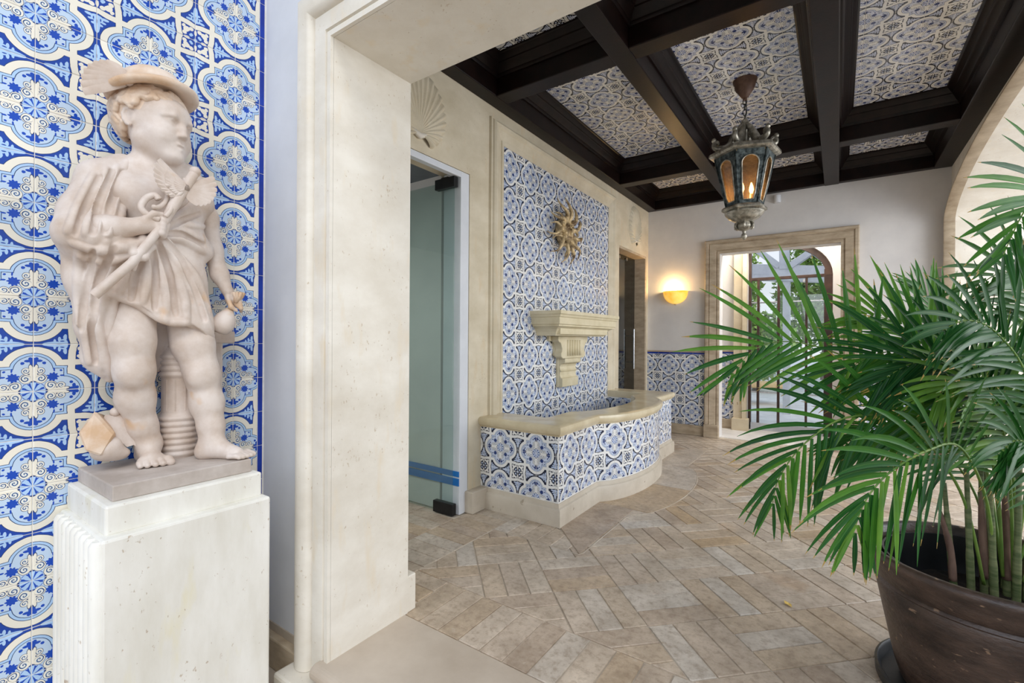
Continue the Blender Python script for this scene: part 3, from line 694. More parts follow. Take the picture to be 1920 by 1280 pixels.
# ================================================================== FOUNTAIN
ftn = thing('wall_fountain', 'blue and white tiled fountain basin with cream stone rim against the long wall', 'fountain', (-1.85, 4.05, 0))
ftn.location = (0, 0, 0)
FX = -1.54; FY0, FY1 = 2.765, 5.335
def fpath(n=64, e=0.0):
    pts = [(XW, FY0), (FX, FY0)]
    for k in range(1, n): y = FY0 + (FY1 - FY0) * k / n; pts.append((bulge(y, FX, 0.19), y))
    return pts + [(FX, FY1), (XW, FY1)]
FP = fpath()
def kill_dups(p): return [q for i, q in enumerate(p) if i == 0 or (Vector(q) - Vector(p[i - 1])).length > 1e-4]
FP = kill_dups(FP)
# tiled wall of the basin
g = G(); g.sweep([(x, y, 0) for x, y in FP], [(-0.06, 0.0), (-0.06, 0.60), (0.0063, 0.60), (0.0063, 0.0)], -1, (0, 0, 1)); g.build('basin_wall', M['grout'], ftn)
def curve_tiles(path, s_c, zc, z0, z1, mat, parent, flip=1):
    P = [Vector((x, y, 0)) for x, y in path]; L = [0.0]
    for a, b in zip(P, P[1:]): L.append(L[-1] + (b - a).length)
    def ev(s):
        for i in range(len(P) - 1):
            if s <= L[i + 1] + 1e-9: t = (s - L[i]) / max(1e-9, L[i + 1] - L[i]); return P[i].lerp(P[i + 1], t)
        return P[-1]
    def nrm(s): d = ev(min(L[-1], s + 0.02)) - ev(max(0, s - 0.02)); d.normalize(); return Vector((d.y, -d.x, 0))
    for i in range(math.floor(-s_c / T), math.ceil((L[-1] - s_c) / T)):
        for j in range(math.floor((z0 - zc) / T), math.ceil((z1 - zc) / T)):
            sa, sb = max(0, s_c + i * T), min(L[-1], s_c + (i + 1) * T); za, zb = max(z0, zc + j * T), min(z1, zc + (j + 1) * T)
            if sb - sa < 0.012 or zb - za < 0.012: continue
            n = 4; gp, bv, th = 0.0009, 0.0014, 0.008; v, f, uvs = [], [], []
            for k in range(n + 1):
                s = sa + gp + (sb - sa - 2 * gp) * k / n; p, q = ev(s), nrm(s)
                ss = min(max(s, sa + gp + bv), sb - gp - bv); pi_, qi = ev(ss), nrm(ss)
                for zz, base, nn, h in ((za + gp, p, q, 0), (za + gp, p, q, th - bv), (za + gp + bv, pi_, qi, th), (zb - gp - bv, pi_, qi, th), (zb - gp, p, q, th - bv), (zb - gp, p, q, 0)):
                    w = base + nn * h; v.append((w.x, w.y, zz)); uu = (s - s_c) / T - i; vv = (zz - zc) / T - j
                    uvs.append((uu if i % 2 == 0 else 1 - uu, vv if j % 2 == 0 else 1 - vv))
            for k in range(n):
                for m in range(5): f.append((k * 6 + m, (k + 1) * 6 + m, (k + 1) * 6 + m + 1, k * 6 + m + 1))
            f.append((0, 1, 2, 3, 4, 5)); f.append((n * 6 + 5, n * 6 + 4, n * 6 + 3, n * 6 + 2, n * 6 + 1, n * 6))
            me = bpy.data.meshes.new('tile'); me.from_pydata(v, [], f); ul = me.uv_layers.new(name='UVMap')
            for lp in me.loops: ul.data[lp.index].uv = uvs[lp.vertex_index]
            me.materials.append(mat); linked('tile', me, parent)
left = [(XW, FY0), (FX, FY0)]; front = [p for p in FP if not (p[0] < FX - 0.01)]
curve_tiles(left, XW + 2.2 + 0.184, 0.464, 0.150, 0.602, M['tile_pale'], ftn)
curve_tiles(front, 0.153, 0.464, 0.150, 0.602, M['tile_pale'], ftn)
g = G(); g.sweep([(x, y, 0) for x, y in FP], [(-0.01, 0.0), (0.034, 0.0), (0.034, 0.105), (0.028, 0.118), (0.016, 0.124), (0.012, 0.150), (-0.01, 0.152)], -1, (0, 0, 1)); g.build('plinth', M['stone_grey'], ftn, smooth=True, angle=35)
cp = [(0.0, 0.598), (0.012, 0.598), (0.016, 0.608), (0.026, 0.612), (0.036, 0.630), (0.038, 0.648), (0.032, 0.664), (0.020, 0.671), (0.0, 0.6715), (0.0, 0.598)]
g = G(); g.sweep([(x, y, 0) for x, y in FP], cp, -1, (0, 0, 1)); cop = g.build('coping', M['coping'], ftn, smooth=True, angle=35)
inner = [(XW + 0.004, FY0 + 0.245)] + [(FX - 0.245, FY0 + 0.245)] + [(bulge(y, FX, 0.19) - 0.235, y) for y in [3.03 + 2.04 * k / 24 for k in range(25)]] + [(FX - 0.245, FY1 - 0.245), (XW + 0.004, FY1 - 0.245)]
g = G(); g.prism(FP + inner[::-1], lambda x, y: (x, y, 0.598), lambda x, y: (x, y, 0.6715)); g.build('coping_slab', M['coping'], cop, bevel=0.004)
g = G(); g.prism(inner, lambda x, y: (x, y, 0.44), lambda x, y: (x, y, 0.455)); g.build('water', M['water'], ftn)
g = G(); g.box((XW, FY1 - 0.245, 0.3), (FX - 0.22, FY1 - 0.05, 0.598)); g.build('basin_lining', M['grout'], ftn)
for m_, key, mat in tile_field((0, FY1 - 0.247, 0), (1, 0, 0), (0, 0, 1), (XW + 0.01, 0.44, FX - 0.25, 0.597), M['tile_pale'], -2.0, 0.5):
    o = linked('tile', tile_mesh(key, mat), ftn); o.matrix_local = m_

# carved corbel shelf above the basin
cb = thing('stone_corbel', 'carved cream stone corbel shelf with fluted plaque on the tiled panel above the basin', 'corbel', (XW, 4.045, 1.0)); cb.location = (0, 0, 0)
CY = 4.045
def cornice(hw, dep): return [(XW + 0.006, CY - hw, 0), (XW + dep, CY - hw, 0), (XW + dep, CY + hw, 0), (XW + 0.006, CY + hw, 0)]
prof = [(-0.30, 1.285), (-0.118, 1.285), (-0.112, 1.296), (-0.104, 1.318), (-0.085, 1.342), (-0.058, 1.360), (-0.040, 1.366), (-0.040, 1.380), (-0.026, 1.384), (-0.026, 1.440), (-0.016, 1.446), (-0.010, 1.462), (0.0, 1.470), (0.0, 1.498), (-0.30, 1.498)]
g = G(); g.sweep(cornice(0.63, 0.315), prof, -1, (0, 0, 1)); g.box((XW + 0.006, CY - 0.5, 1.30), (XW + 0.24, CY + 0.5, 1.495)); g.build('cornice_shelf', M['corbel'], cb)
def plaque(pts, x0, x1, name, bev=0.006):
    g = G(); p = [(CY + y, z) for y, z in pts] + [(CY - y, z) for y, z in pts[::-1]]
    g.prism(p, lambda y, z: (x0, y, z), lambda y, z: (x1, y, z)); return g.build(name, M['corbel'], cb, bevel=bev)
plaque([(0.34, 1.284), (0.34, 1.24), (0.24, 1.23), (0.23, 1.16), (0.235, 1.10), (0.17, 1.085), (0.165, 0.80)], XW + 0.006, XW + 0.035, 'back_plate', 0.005)
pq = plaque([(0.30, 1.284), (0.302, 1.245), (0.285, 1.228), (0.262, 1.222), (0.245, 1.20), (0.228, 1.165), (0.232, 1.14), (0.25, 1.12), (0.245, 1.092), (0.215, 1.075)], XW + 0.036, XW + 0.112, 'fluted_plaque')
for k in range(6):
    g = G(); y = CY - 0.125 + 0.05 * k; g.tube([(XW + 0.112, y, 1.100), (XW + 0.112, y, 1.250)], 0.015, 8); g.build('flute', M['corbel'], pq, smooth=True)
g = G(); side = [(0.006, 1.074), (0.105, 1.074), (0.105, 1.040), (0.098, 1.030), (0.060, 1.018), (0.048, 0.995), (0.052, 0.968), (0.066, 0.955), (0.052, 0.945), (0.050, 0.915), (0.062, 0.892), (0.078, 0.885), (0.078, 0.805), (0.006, 0.800)]
hw_ = 0.162
g.prism(side, lambda x, z: (XW + x, CY - hw_, z), lambda x, z: (XW + x, CY + hw_, z)); g.build('scroll_bracket', M['corbel'], cb, bevel=0.004)

# gilded sun on the tiles
sun_o = thing('sun_ornament', 'gilded sun face with flame rays hung on the tiled panel above the corbel', 'ornament', (XW + 0.022, 3.96, 2.275))
g = G(); g.lathe([(0.13, 0.0), (0.132, 0.03), (0.12, 0.055), (0.09, 0.078), (0.05, 0.092), (0.004, 0.097)], 28, M=Matrix.Rotation(PI / 2, 4, 'Y')); g.sphere((0.098, 0, -0.005), (0.022, 0.016, 0.035)); g.sphere((0.088, -0.042, 0.03), (0.012, 0.02, 0.011)); g.sphere((0.088, 0.042, 0.03), (0.012, 0.02, 0.011))
g.sphere((0.088, 0, -0.052), (0.012, 0.03, 0.009)); g.sphere((0.075, -0.06, -0.02), (0.025, 0.03, 0.03)); g.sphere((0.075, 0.06, -0.02), (0.025, 0.03, 0.03)); g.tube([(0.087, -0.07, 0.05), (0.094, -0.04, 0.06), (0.094, -0.015, 0.05)], 0.007, 6); g.tube([(0.087, 0.07, 0.05), (0.094, 0.04, 0.06), (0.094, 0.015, 0.05)], 0.007, 6)
g.build('face', M['gold'], sun_o, smooth=True)
rr = random.Random(3)
for k in range(22):
    a = 2 * PI * k / 22 + rr.uniform(-0.05, 0.05); Lr = 0.335 if k % 2 == 0 else 0.25; Lr *= rr.uniform(0.93, 1.06); wv = 0.026 if k % 2 == 0 else -0.022
    pts, rad = [], []
    for i in range(11):
        t = i / 10; r0 = 0.085 + (Lr - 0.085) * t; off = wv * math.sin(t * 2.0 * PI) ; x = 0.055 + 0.055 * math.sin(PI * t) * (1 if k % 2 == 0 else 0.6) - 0.025 * t
        ca, sa = math.cos(a), math.sin(a); pts.append((x, sa * r0 + ca * off, ca * r0 - sa * off)); rad.append(0.023 * (1 - t) ** 0.8 + 0.0025)
    g = G(); g.tube(pts, rad, 8); g.build('ray', M['gold'], sun_o, smooth=True)

# ================================================================== DOORS
d1 = thing('door_1', None, None); struct(d1)
g = G(); g.box((XW - 0.17, 2.522, 0), (XW - 0.004, D1[1] - 0.002, D1[2] - 0.002)); g.box((XW - 0.05, D1[0] + 0.002, 2.40), (XW - 0.004, 2.522, D1[2] - 0.002)); g.box((XW - 0.17, D1[0] + 0.002, 0), (XW - 0.004, D1[0] + 0.05, 2.40)); g.build('door_frame', M['white_metal'], d1, bevel=0.003)
g = G(); g.box((XW - 0.93, 2.478, 0.012), (XW - 0.035, 2.490, 2.372)); g.build('glass_leaf', M['glass_green'], d1)
g = G(); g.box((XW - 0.205, 2.464, 2.325), (XW - 0.018, 2.506, 2.398)); g.box((XW - 0.16, 2.478, 2.398), (XW - 0.09, 2.492, 2.41)); g.build('patch_fitting', M['black_metal'], d1, bevel=0.003)
g = G(); g.box((XW - 0.205, 2.464, 0.004), (XW - 0.018, 2.506, 0.085)); g.build('patch_fitting', M['black_metal'], d1, bevel=0.003)
g = G(); g.lathe([(0.016, 0), (0.016, 0.012)], 12, (XW - 0.06, 2.50, 0.0)); g.build('floor_pivot', M['steel'], d1)
d2 = thing('door_2', None, None); struct(d2)
g = G(); g.box((XW - 0.16, D2[0] + 0.004, 0.01), (XW - 0.150, D2[1] - 0.05, D2[2] - 0.03)); g.build('glass_leaf', M['glass_smoke'], d2)
g = G(); g.box((XW - 0.19, D2[0] + 0.002, D2[2] - 0.03), (XW - 0.002, D2[1] - 0.002, D2[2] - 0.001)); g.box((XW - 0.2, D2[1] - 0.045, 0), (XW - 0.002, D2[1] - 0.001, D2[2] - 0.03)); g.build('door_frame', M['stone_brown'], d2)
for x in (-0.085, -0.215):
    g = G(); hx = XW + x; hy = 6.19; g.tube([(hx, hy, 0.86), (hx, hy, 1.40)], 0.011, 10)
    for z in (0.95, 1.31): g.tube([(hx, hy, z), (XW - 0.155, hy, z)], 0.007, 8)
    g.build('pull_handle', M['steel'], d2, smooth=True, angle=40)
for y in (5.80, 6.05): g = G(); g.lathe([(0.022, -0.02), (0.022, 0.02)], 14, (XW - 0.155, y, D2[2] - 0.075), M=Matrix.Rotation(PI / 2, 4, 'Y')); g.build('point_fixing', M['steel'], d2)

d3 = thing('door_3', None, None); struct(d3)
DY = HY + 0.12
def bar(x0, x1, z0, z1, mat, name='muntin', t=0.02): gg = G(); gg.box((x0, DY - t, z0), (x1, DY + t, z1)); return gg.build(name, M[mat], d3, bevel=0.002)
bx = lambda u: at_y(u, 600, DY).x; bz = lambda v, u=1430: at_y(u, v, DY).z
bar(-1.05, -1.015, 0, 2.60, 'wood_brown', 'stile', 0.03); bar(bx(1545), -0.06, 0, 2.2, 'wood_brown', 'stile', 0.035)
g = G()
ao = [(-0.72 + 0.66 * math.sin(PI / 2 * k / 12), 2.12 + 0.50 * math.cos(PI / 2 * k / 12)) for k in range(13)]; ai = [(-0.72 + 0.585 * math.sin(PI / 2 * k / 12), 2.12 + 0.43 * math.cos(PI / 2 * k / 12)) for k in range(13)]
for k in range(12):
    q = [ao[k], ao[k + 1], ai[k + 1], ai[k]]; g.prism(q, lambda x, z: (x, DY - 0.04, z), lambda x, z: (x, DY + 0.04, z))
g.build('arched_head', M['wood_brown'], d3)
bar(-1.05, -0.06, 0.0, 0.10, 'porch_blue', 'bottom_rail', 0.03)
for u in (1422, 1460): bar(bx(u) - 0.016, bx(u) + 0.016, 0.10, bz(523), 'wood_brown')
bar(bx(1512) - 0.014, bx(1512) + 0.014, 0.10, bz(525), 'wood_brown')
for v in (567, 693, 735):  # horizontal muntins get a lighter tone that stands in for reflected sky
    bar(-1.015, bx(1460), bz(v) - 0.011, bz(v) + 0.011, 'steel', 'muntin', 0.015); bar(bx(1487), bx(1546), bz(v) - 0.009, bz(v) + 0.009, 'steel', 'muntin', 0.015)
bar(-1.015, bx(1546), bz(523) - 0.02, bz(523) + 0.02, 'wood_brown', 'transom', 0.024)
g = G(); g.box((-1.015, DY - 0.003, 0.1), (bx(1545), DY + 0.003, bz(523))); g.build('pane', M['glass_clear'], d3)

# ================================================================== LAMPS
# hanging lantern
LC = (-0.612, 4.065)
lan = thing('hanging_lantern', 'hexagonal weathered metal lantern with amber arched panes hanging on a chain from the coffered ceiling', 'lantern', (LC[0], LC[1], 0))
PH = math.atan2(-LC[0], -LC[1])      # towards the camera
def lp(r, ang, z):
    'ang measured from the camera side, to the right'
    base = math.atan2(-LC[1], -LC[0]); a = base + ang; return Vector((r * math.cos(a), r * math.sin(a), z))
HX = [math.radians(43 + 60 * k) for k in range(6)]
g = G(); g.lathe([(0.088, 3.296), (0.086, 3.285), (0.078, 3.272), (0.072, 3.24), (0.060, 3.215), (0.042, 3.19), (0.026, 3.165), (0.012, 3.155)], 28); g.lathe([(0.016, 3.156), (0.016, 3.14)], 10); g.build('canopy', M['rust'], lan, smooth=True, angle=50)
def link(z, rot, ry=0.014, rz=0.026, t=0.0032):
    g = G(); pts = [(math.cos(2 * PI * k / 14) * ry, 0, math.sin(2 * PI * k / 14) * rz) for k in range(15)]
    g.tube(pts, t, 6, cap=False); o = g.build('chain_link', M['iron'], lan, smooth=True); o.location = (0, 0, z); o.rotation_euler = (0, 0, rot); return o
z = 3.13; k = 0
while z > 2.985: link(z, (k % 2) * PI / 2 + 0.4); z -= 0.043; k += 1
g = G(); g.tube([(0.004, 0, 3.15), (0.012, 0.004, 3.08), (0.004, 0, 2.99)], 0.0035, 6); g.build('cable', M['black_metal'], lan)
g = G(); g.lathe([(0.008, 2.995), (0.022, 2.985), (0.030, 2.965), (0.024, 2.945), (0.034, 2.93), (0.030, 2.915), (0.02, 2.90), (0.018, 2.80), (0.03, 2.785)], 20); g.build('crown_stem', M['silvered'], lan, smooth=True, angle=60)
for a in HX:
    g = G(); pts = [lp(0.022, a, 2.945), lp(0.052, a, 2.91), lp(0.082, a, 2.855), lp(0.105, a, 2.805), lp(0.145, a, 2.775), lp(0.20, a, 2.775), lp(0.225, a, 2.80), lp(0.212, a, 2.828), lp(0.192, a, 2.818), lp(0.195, a, 2.80)]
    g.tube(smooth_pts(pts, 3), [0.018] * 3 + [0.024] * 3 + [0.026] * 3 + [0.024] * 3 + [0.025] * 3 + [0.021] * 3 + [0.019] * 3 + [0.014] * 3 + [0.010] * 3 + [0.006], 10); g.sphere(lp(0.226, a, 2.842), 0.019, 10, 6); g.sphere(lp(0.065, a, 2.865), (0.028, 0.028, 0.03), 10, 6)
    g.build('scroll', M['silvered'], lan, smooth=True)
g = G(); b0 = math.atan2(-LC[1], -LC[0]) + HX[0]
g.lathe([(0.03, 2.785), (0.17, 2.765), (0.242, 2.738), (0.262, 2.728), (0.266, 2.705), (0.25, 2.694), (0.226, 2.690)], 6, rot=b0); g.build('roof_rim', M['silvered'], lan, bevel=0.003)
RT, RB, ZT, ZBT = 0.220, 0.132, 2.69, 2.30
for k in range(6):
    a0, a1 = HX[k], HX[(k + 1) % 6] if k < 5 else HX[0] + 2 * PI
    A, B = lp(RB, a0, ZBT), lp(RB, a1, ZBT); C_, D_ = lp(RT, a1, ZT), lp(RT, a0, ZT)
    def bil(s, t): return A.lerp(B, s).lerp(D_.lerp(C_, s), t)
    nrm_ = (B - A).cross(D_ - A).normalized(); mid = bil(0.5, 0.5)
    if nrm_.dot(Vector((mid.x, mid.y, 0))) < 0: nrm_ = -nrm_
    n = 36; outer, inn = [], []
    for i in range(n):
        q = 2 * PI * i / n; cx, cy = math.cos(q), math.sin(q); m_ = max(abs(cx), abs(cy)); outer.append((0.5 + 0.5 * cx / m_, 0.5 + 0.5 * cy / m_))
        # arched opening: rectangle with a round head
        s_, t_ = cx, cy; hw = 0.30
        if t_ > 0:
            inn.append((0.5 + hw * cx, 0.74 + 0.15 * cy))
        else:
            m2 = max(abs(cx) / 1.0, abs(cy)); inn.append((0.5 + hw * cx / m2, 0.74 + (-0.66) * (abs(cy) / m2)))
    v = [bil(*p) for p in outer] + [bil(*p) for p in inn] + [bil(*p) - nrm_ * 0.014 for p in inn] + [bil(*p) - nrm_ * 0.014 for p in outer]
    f = []
    for i in range(n):
        j = (i + 1) % n; f += [(i, j, n + j, n + i), (n + i, n + j, 2 * n + j, 2 * n + i), (2 * n + i, 2 * n + j, 3 * n + j, 3 * n + i)]
    g = G(); g.add(v, f); pn = g.build('side_panel', M['verdigris'], lan)
    g = G(); g.add([bil(*p) - nrm_ * 0.008 for p in inn], [tuple(range(n))]); g.build('pane', M['glass_amber'], pn)
    g = G(); pts = [bil(*p) + nrm_ * 0.002 for p in inn]; g.tube(pts + [pts[0]], 0.0055, 6, cap=False); g.build('pane_bead', M['silvered'], pn, smooth=True)
    g = G(); g.tube([lp(RT - 0.002, a0, ZT), lp(RB - 0.002, a0, ZBT)], 0.008, 6); g.build('corner_bar', M['verdigris'], lan, smooth=True)
g = G(); g.lathe([(0.125, 2.305), (0.150, 2.302), (0.166, 2.290), (0.168, 2.272), (0.150, 2.262), (0.140, 2.252)], 6, rot=b0); g.build('base_rim', M['silvered'], lan, bevel=0.002)
g = G(); g.lathe([(0.142, 2.255), (0.136, 2.240), (0.120, 2.226), (0.118, 2.218), (0.085, 2.196), (0.062, 2.188), (0.052, 2.176), (0.058, 2.166), (0.062, 2.145), (0.048, 2.126), (0.028, 2.118), (0.016, 2.112)], 28); g.build('bowl', M['silvered'], lan, smooth=True, angle=50)
for a in [math.radians(q) for q in (0, 60, 120, 180, 240, 300)]:
    g = G(); g.tube([lp(0.045, a, 2.185), lp(0.070, a, 2.165), lp(0.072, a, 2.14), lp(0.055, a, 2.128)], [0.006, 0.010, 0.010, 0.005], 6); g.build('leaf_curl', M['silvered'], lan, smooth=True)
g = G(); g.lathe([(0.010, 2.116), (0.014, 2.104), (0.010, 2.096), (0.020, 2.086), (0.023, 2.072), (0.019, 2.058), (0.008, 2.048), (0.003, 2.044)], 16); g.build('finial', M['silvered'], lan, smooth=True)
for k in range(3):
    c_ = lp(0.05, math.radians(-20 + 120 * k), 0)
    g = G(); g.lathe([(0.012, 2.31), (0.012, 2.40)], 10, (c_.x, c_.y, 0)); cn = g.build('candle_tube', M['corbel'], lan, smooth=True, angle=40)
    g = G(); g.lathe([(0.008, 2.40), (0.018, 2.43), (0.015, 2.455), (0.004, 2.49)], 10, (c_.x, c_.y, 0)); g.build('bulb', M['bulb'], cn, smooth=True)
lamp('lantern_light', 'POINT', (0, 0, 2.375), 3.5, (1.0, 0.70, 0.36), radius=0.04, parent=lan)

# alabaster wall sconce
scn = thing('wall_sconce', 'glowing yellow half bowl wall sconce on the far white wall', 'sconce', (-1.818, YF, 1.745))
def alabaster():
    m, nt, b = new_mat('lit_alabaster', 0.4); V.nt = nt
    f = noise(nt, 9, 5, 0.6, 'Object'); c = ramp(nt, f, [(0.35, srgb(255, 186, 60)), (0.65, srgb(255, 214, 110))])
    nt.links.new(c, b.inputs['Base Color']); nt.links.new(c, b.inputs['Emission Color']); b.inputs['Emission Strength'].default_value = 0.75
    return m
M['alabaster'] = alabaster()
g = G(); n, m = 24, 10; vs_, fs = [], []
for i in range(m + 1):
    t = PI / 2 * i / m
    for k in range(n + 1):
        q = PI * k / n; r = math.sin(t) * 0.162; vs_.append((math.cos(q) * r, -math.sin(q) * r * 0.85, 0.165 - 0.165 * math.cos(t) ** 0.9))
for i in range(m):
    for k in range(n): a = i * (n + 1) + k; fs.append((a, a + 1, a + n + 2, a + n + 1))
g.add(vs_, fs); o = g.build('bowl', M['alabaster'], scn, smooth=True); md = o.modifiers.new('thick', 'SOLIDIFY'); md.thickness = 0.006
g = G(); g.tube([(0.162 * math.cos(PI * k / 20), -0.162 * 0.85 * math.sin(PI * k / 20), 0.166) for k in range(21)], 0.006, 8); g.build('rim', M['alabaster'], scn, smooth=True)
g = G(); g.sphere((0, -0.002, 0.0), (0.016, 0.016, 0.016)); g.build('bottom_knob', M['gold'], scn, smooth=True)
g = G(); g.box((-0.05, -0.02, 0.03), (0.05, -0.001, 0.13)); g.build('wall_plate', M['white_metal'], scn)
g = G(); g.sphere((-0.03, -0.06, 0.15), 0.022); g.build('bulb', M['bulb'], scn, smooth=True)
lamp('sconce_light', 'POINT', (-0.03, -0.075, 0.195), 7.5, (1.0, 0.66, 0.28), radius=0.03, parent=scn)

# small ceiling-height sensor
o = G().lathe([(0.036, 0), (0.036, -0.075), (0.030, -0.085)], 20).build('motion_sensor', M['white_metal'], None, smooth=True, angle=40, loc=(-0.61, YF - 0.037, 3.005)); tag(o, 'small white cylindrical sensor high on the far wall beneath the beam', 'sensor')

# ================================================================== GARDEN BEYOND
g = G(); g.box((-9, 7.5, -0.06), (7, 40, -0.015)); struct(g.build('floor_garden', M['patio']))
pt = thing('porch_truss', 'blue grey timber porch truss with post and rafters beyond the garden door', 'truss', (0, 0, 0))
TY = 9.4
def tim(u0, v0, u1, v1, w, name):
    a, b = at_y(u0, v0, TY), at_y(u1, v1, TY); d = (b - a).normalized(); n = Vector((-d.z, 0, d.x)) * w; y = Vector((0, 0.07 + 0.004 * len(pt.children), 0))
    gg = G(); gg.add([a - n - y, a + n - y, b + n - y, b - n - y, a - n + y, a + n + y, b + n + y, b - n + y], [(0, 1, 2, 3), (7, 6, 5, 4), (0, 4, 5, 1), (1, 5, 6, 2), (2, 6, 7, 3), (3, 7, 4, 0)])
    return gg.build(name, M['porch_blue'], pt)
tim(1475, 515, 1475, 779, 0.055, 'post'); tim(1370, 504, 1640, 512, 0.09, 'tie_beam'); tim(1370, 519, 1640, 527, 0.05, 'tie_beam')
tim(1471, 415, 1471, 505, 0.075, 'king_post'); tim(1418, 468, 1462, 500, 0.05, 'strut'); tim(1478, 502, 1524, 470, 0.05, 'strut'); tim(1471, 430, 1600, 520, 0.07, 'rafter'); tim(1471, 430, 1340, 500, 0.07, 'rafter')
def tree(x, y, h, w, nleaf, label, trunk=True, seed=0):
    r = random.Random(seed); t = thing('garden_tree', label, 'tree', (x, y, 0))
    g = G(); g.tube([(0, 0, -0.02), (0.05, 0, h * 0.3), (0, 0.03, h * 0.7)], [0.09, 0.07, 0.03], 8)
    for k in range(5): a = r.uniform(0, 6.28); g.tube([(0.03, 0, h * (0.25 + 0.08 * k)), (math.cos(a) * w * 0.4, math.sin(a) * w * 0.4, h * (0.4 + 0.1 * k))], [0.04, 0.012], 6)
    g.build('trunk', M['bark'], t)
    g = G(); vs_, fs = [], []
    for k in range(nleaf):
        th = r.uniform(0, 2 * PI); ph = math.acos(r.uniform(-1, 1)); q = r.uniform(0.5, 1) ** 0.5 * (0.8 + 0.25 * math.sin(3 * th + 2 * ph))
        c = Vector((math.sin(ph) * math.cos(th) * w * q, math.sin(ph) * math.sin(th) * w * q, h * 0.58 + math.cos(ph) * h * 0.45 * q)); s_ = r.uniform(0.08, 0.17)
        d = Vector((r.gauss(0, 1), r.gauss(0, 1), r.gauss(0, 1))).normalized(); e = d.cross(Vector((r.gauss(0, 1), r.gauss(0, 1), 1))).normalized(); n0 = len(vs_)
        vs_ += [c - d * s_, c + e * s_ * 0.4, c + d * s_, c - e * s_ * 0.4]; fs.append((n0, n0 + 1, n0 + 2, n0 + 3))
    g.add(vs_, fs); o = g.build('foliage', M['hedge'], t, fix=False); o['kind'] = 'stuff'
tree(-3.2, 16.0, 4.6, 1.4, 5200, 'leafy green tree left of the porch post beyond the garden door', seed=1)
tree(-0.4, 18.5, 5.2, 1.5, 5200, 'broad green tree seen behind the porch post beyond the garden door', seed=2)
tree(1.4, 14.0, 4.2, 1.1, 4200, 'green tree right of the porch post beyond the garden door', seed=3)
tree(-1.7, 13.2, 1.9, 0.9, 3200, 'low rounded shrub under the trees at the edge of the bright patio', seed=4)
ch = thing('garden_lounger', 'tan cushioned garden lounger standing on the bright patio beyond the garden door', 'lounger', (-1.35, 10.6, -0.015), rotz=0.3)
g = G(); g.box((-0.45, -0.3, 0.34), (0.5, 0.3, 0.44)); g.build('seat_cushion', M['tan'], ch, bevel=0.03)
g = G(); g.add([(-0.45, -0.3, 0.42), (-0.35, -0.3, 0.40), (-0.62, -0.3, 0.92), (-0.70, -0.3, 0.90), (-0.45, 0.3, 0.42), (-0.35, 0.3, 0.40), (-0.62, 0.3, 0.92), (-0.70, 0.3, 0.90)], [(0, 1, 2, 3), (7, 6, 5, 4), (0, 4, 5, 1), (1, 5, 6, 2), (2, 6, 7, 3), (3, 7, 4, 0)]); g.build('back_cushion', M['tan'], ch, bevel=0.02)
for sx_, sy_ in ((-0.4, -0.26), (-0.4, 0.26), (0.45, -0.26), (0.45, 0.26)): g = G(); g.tube([(sx_, sy_, 0), (sx_, sy_, 0.34)], 0.018, 8); g.build('leg', M['black_metal'], ch)
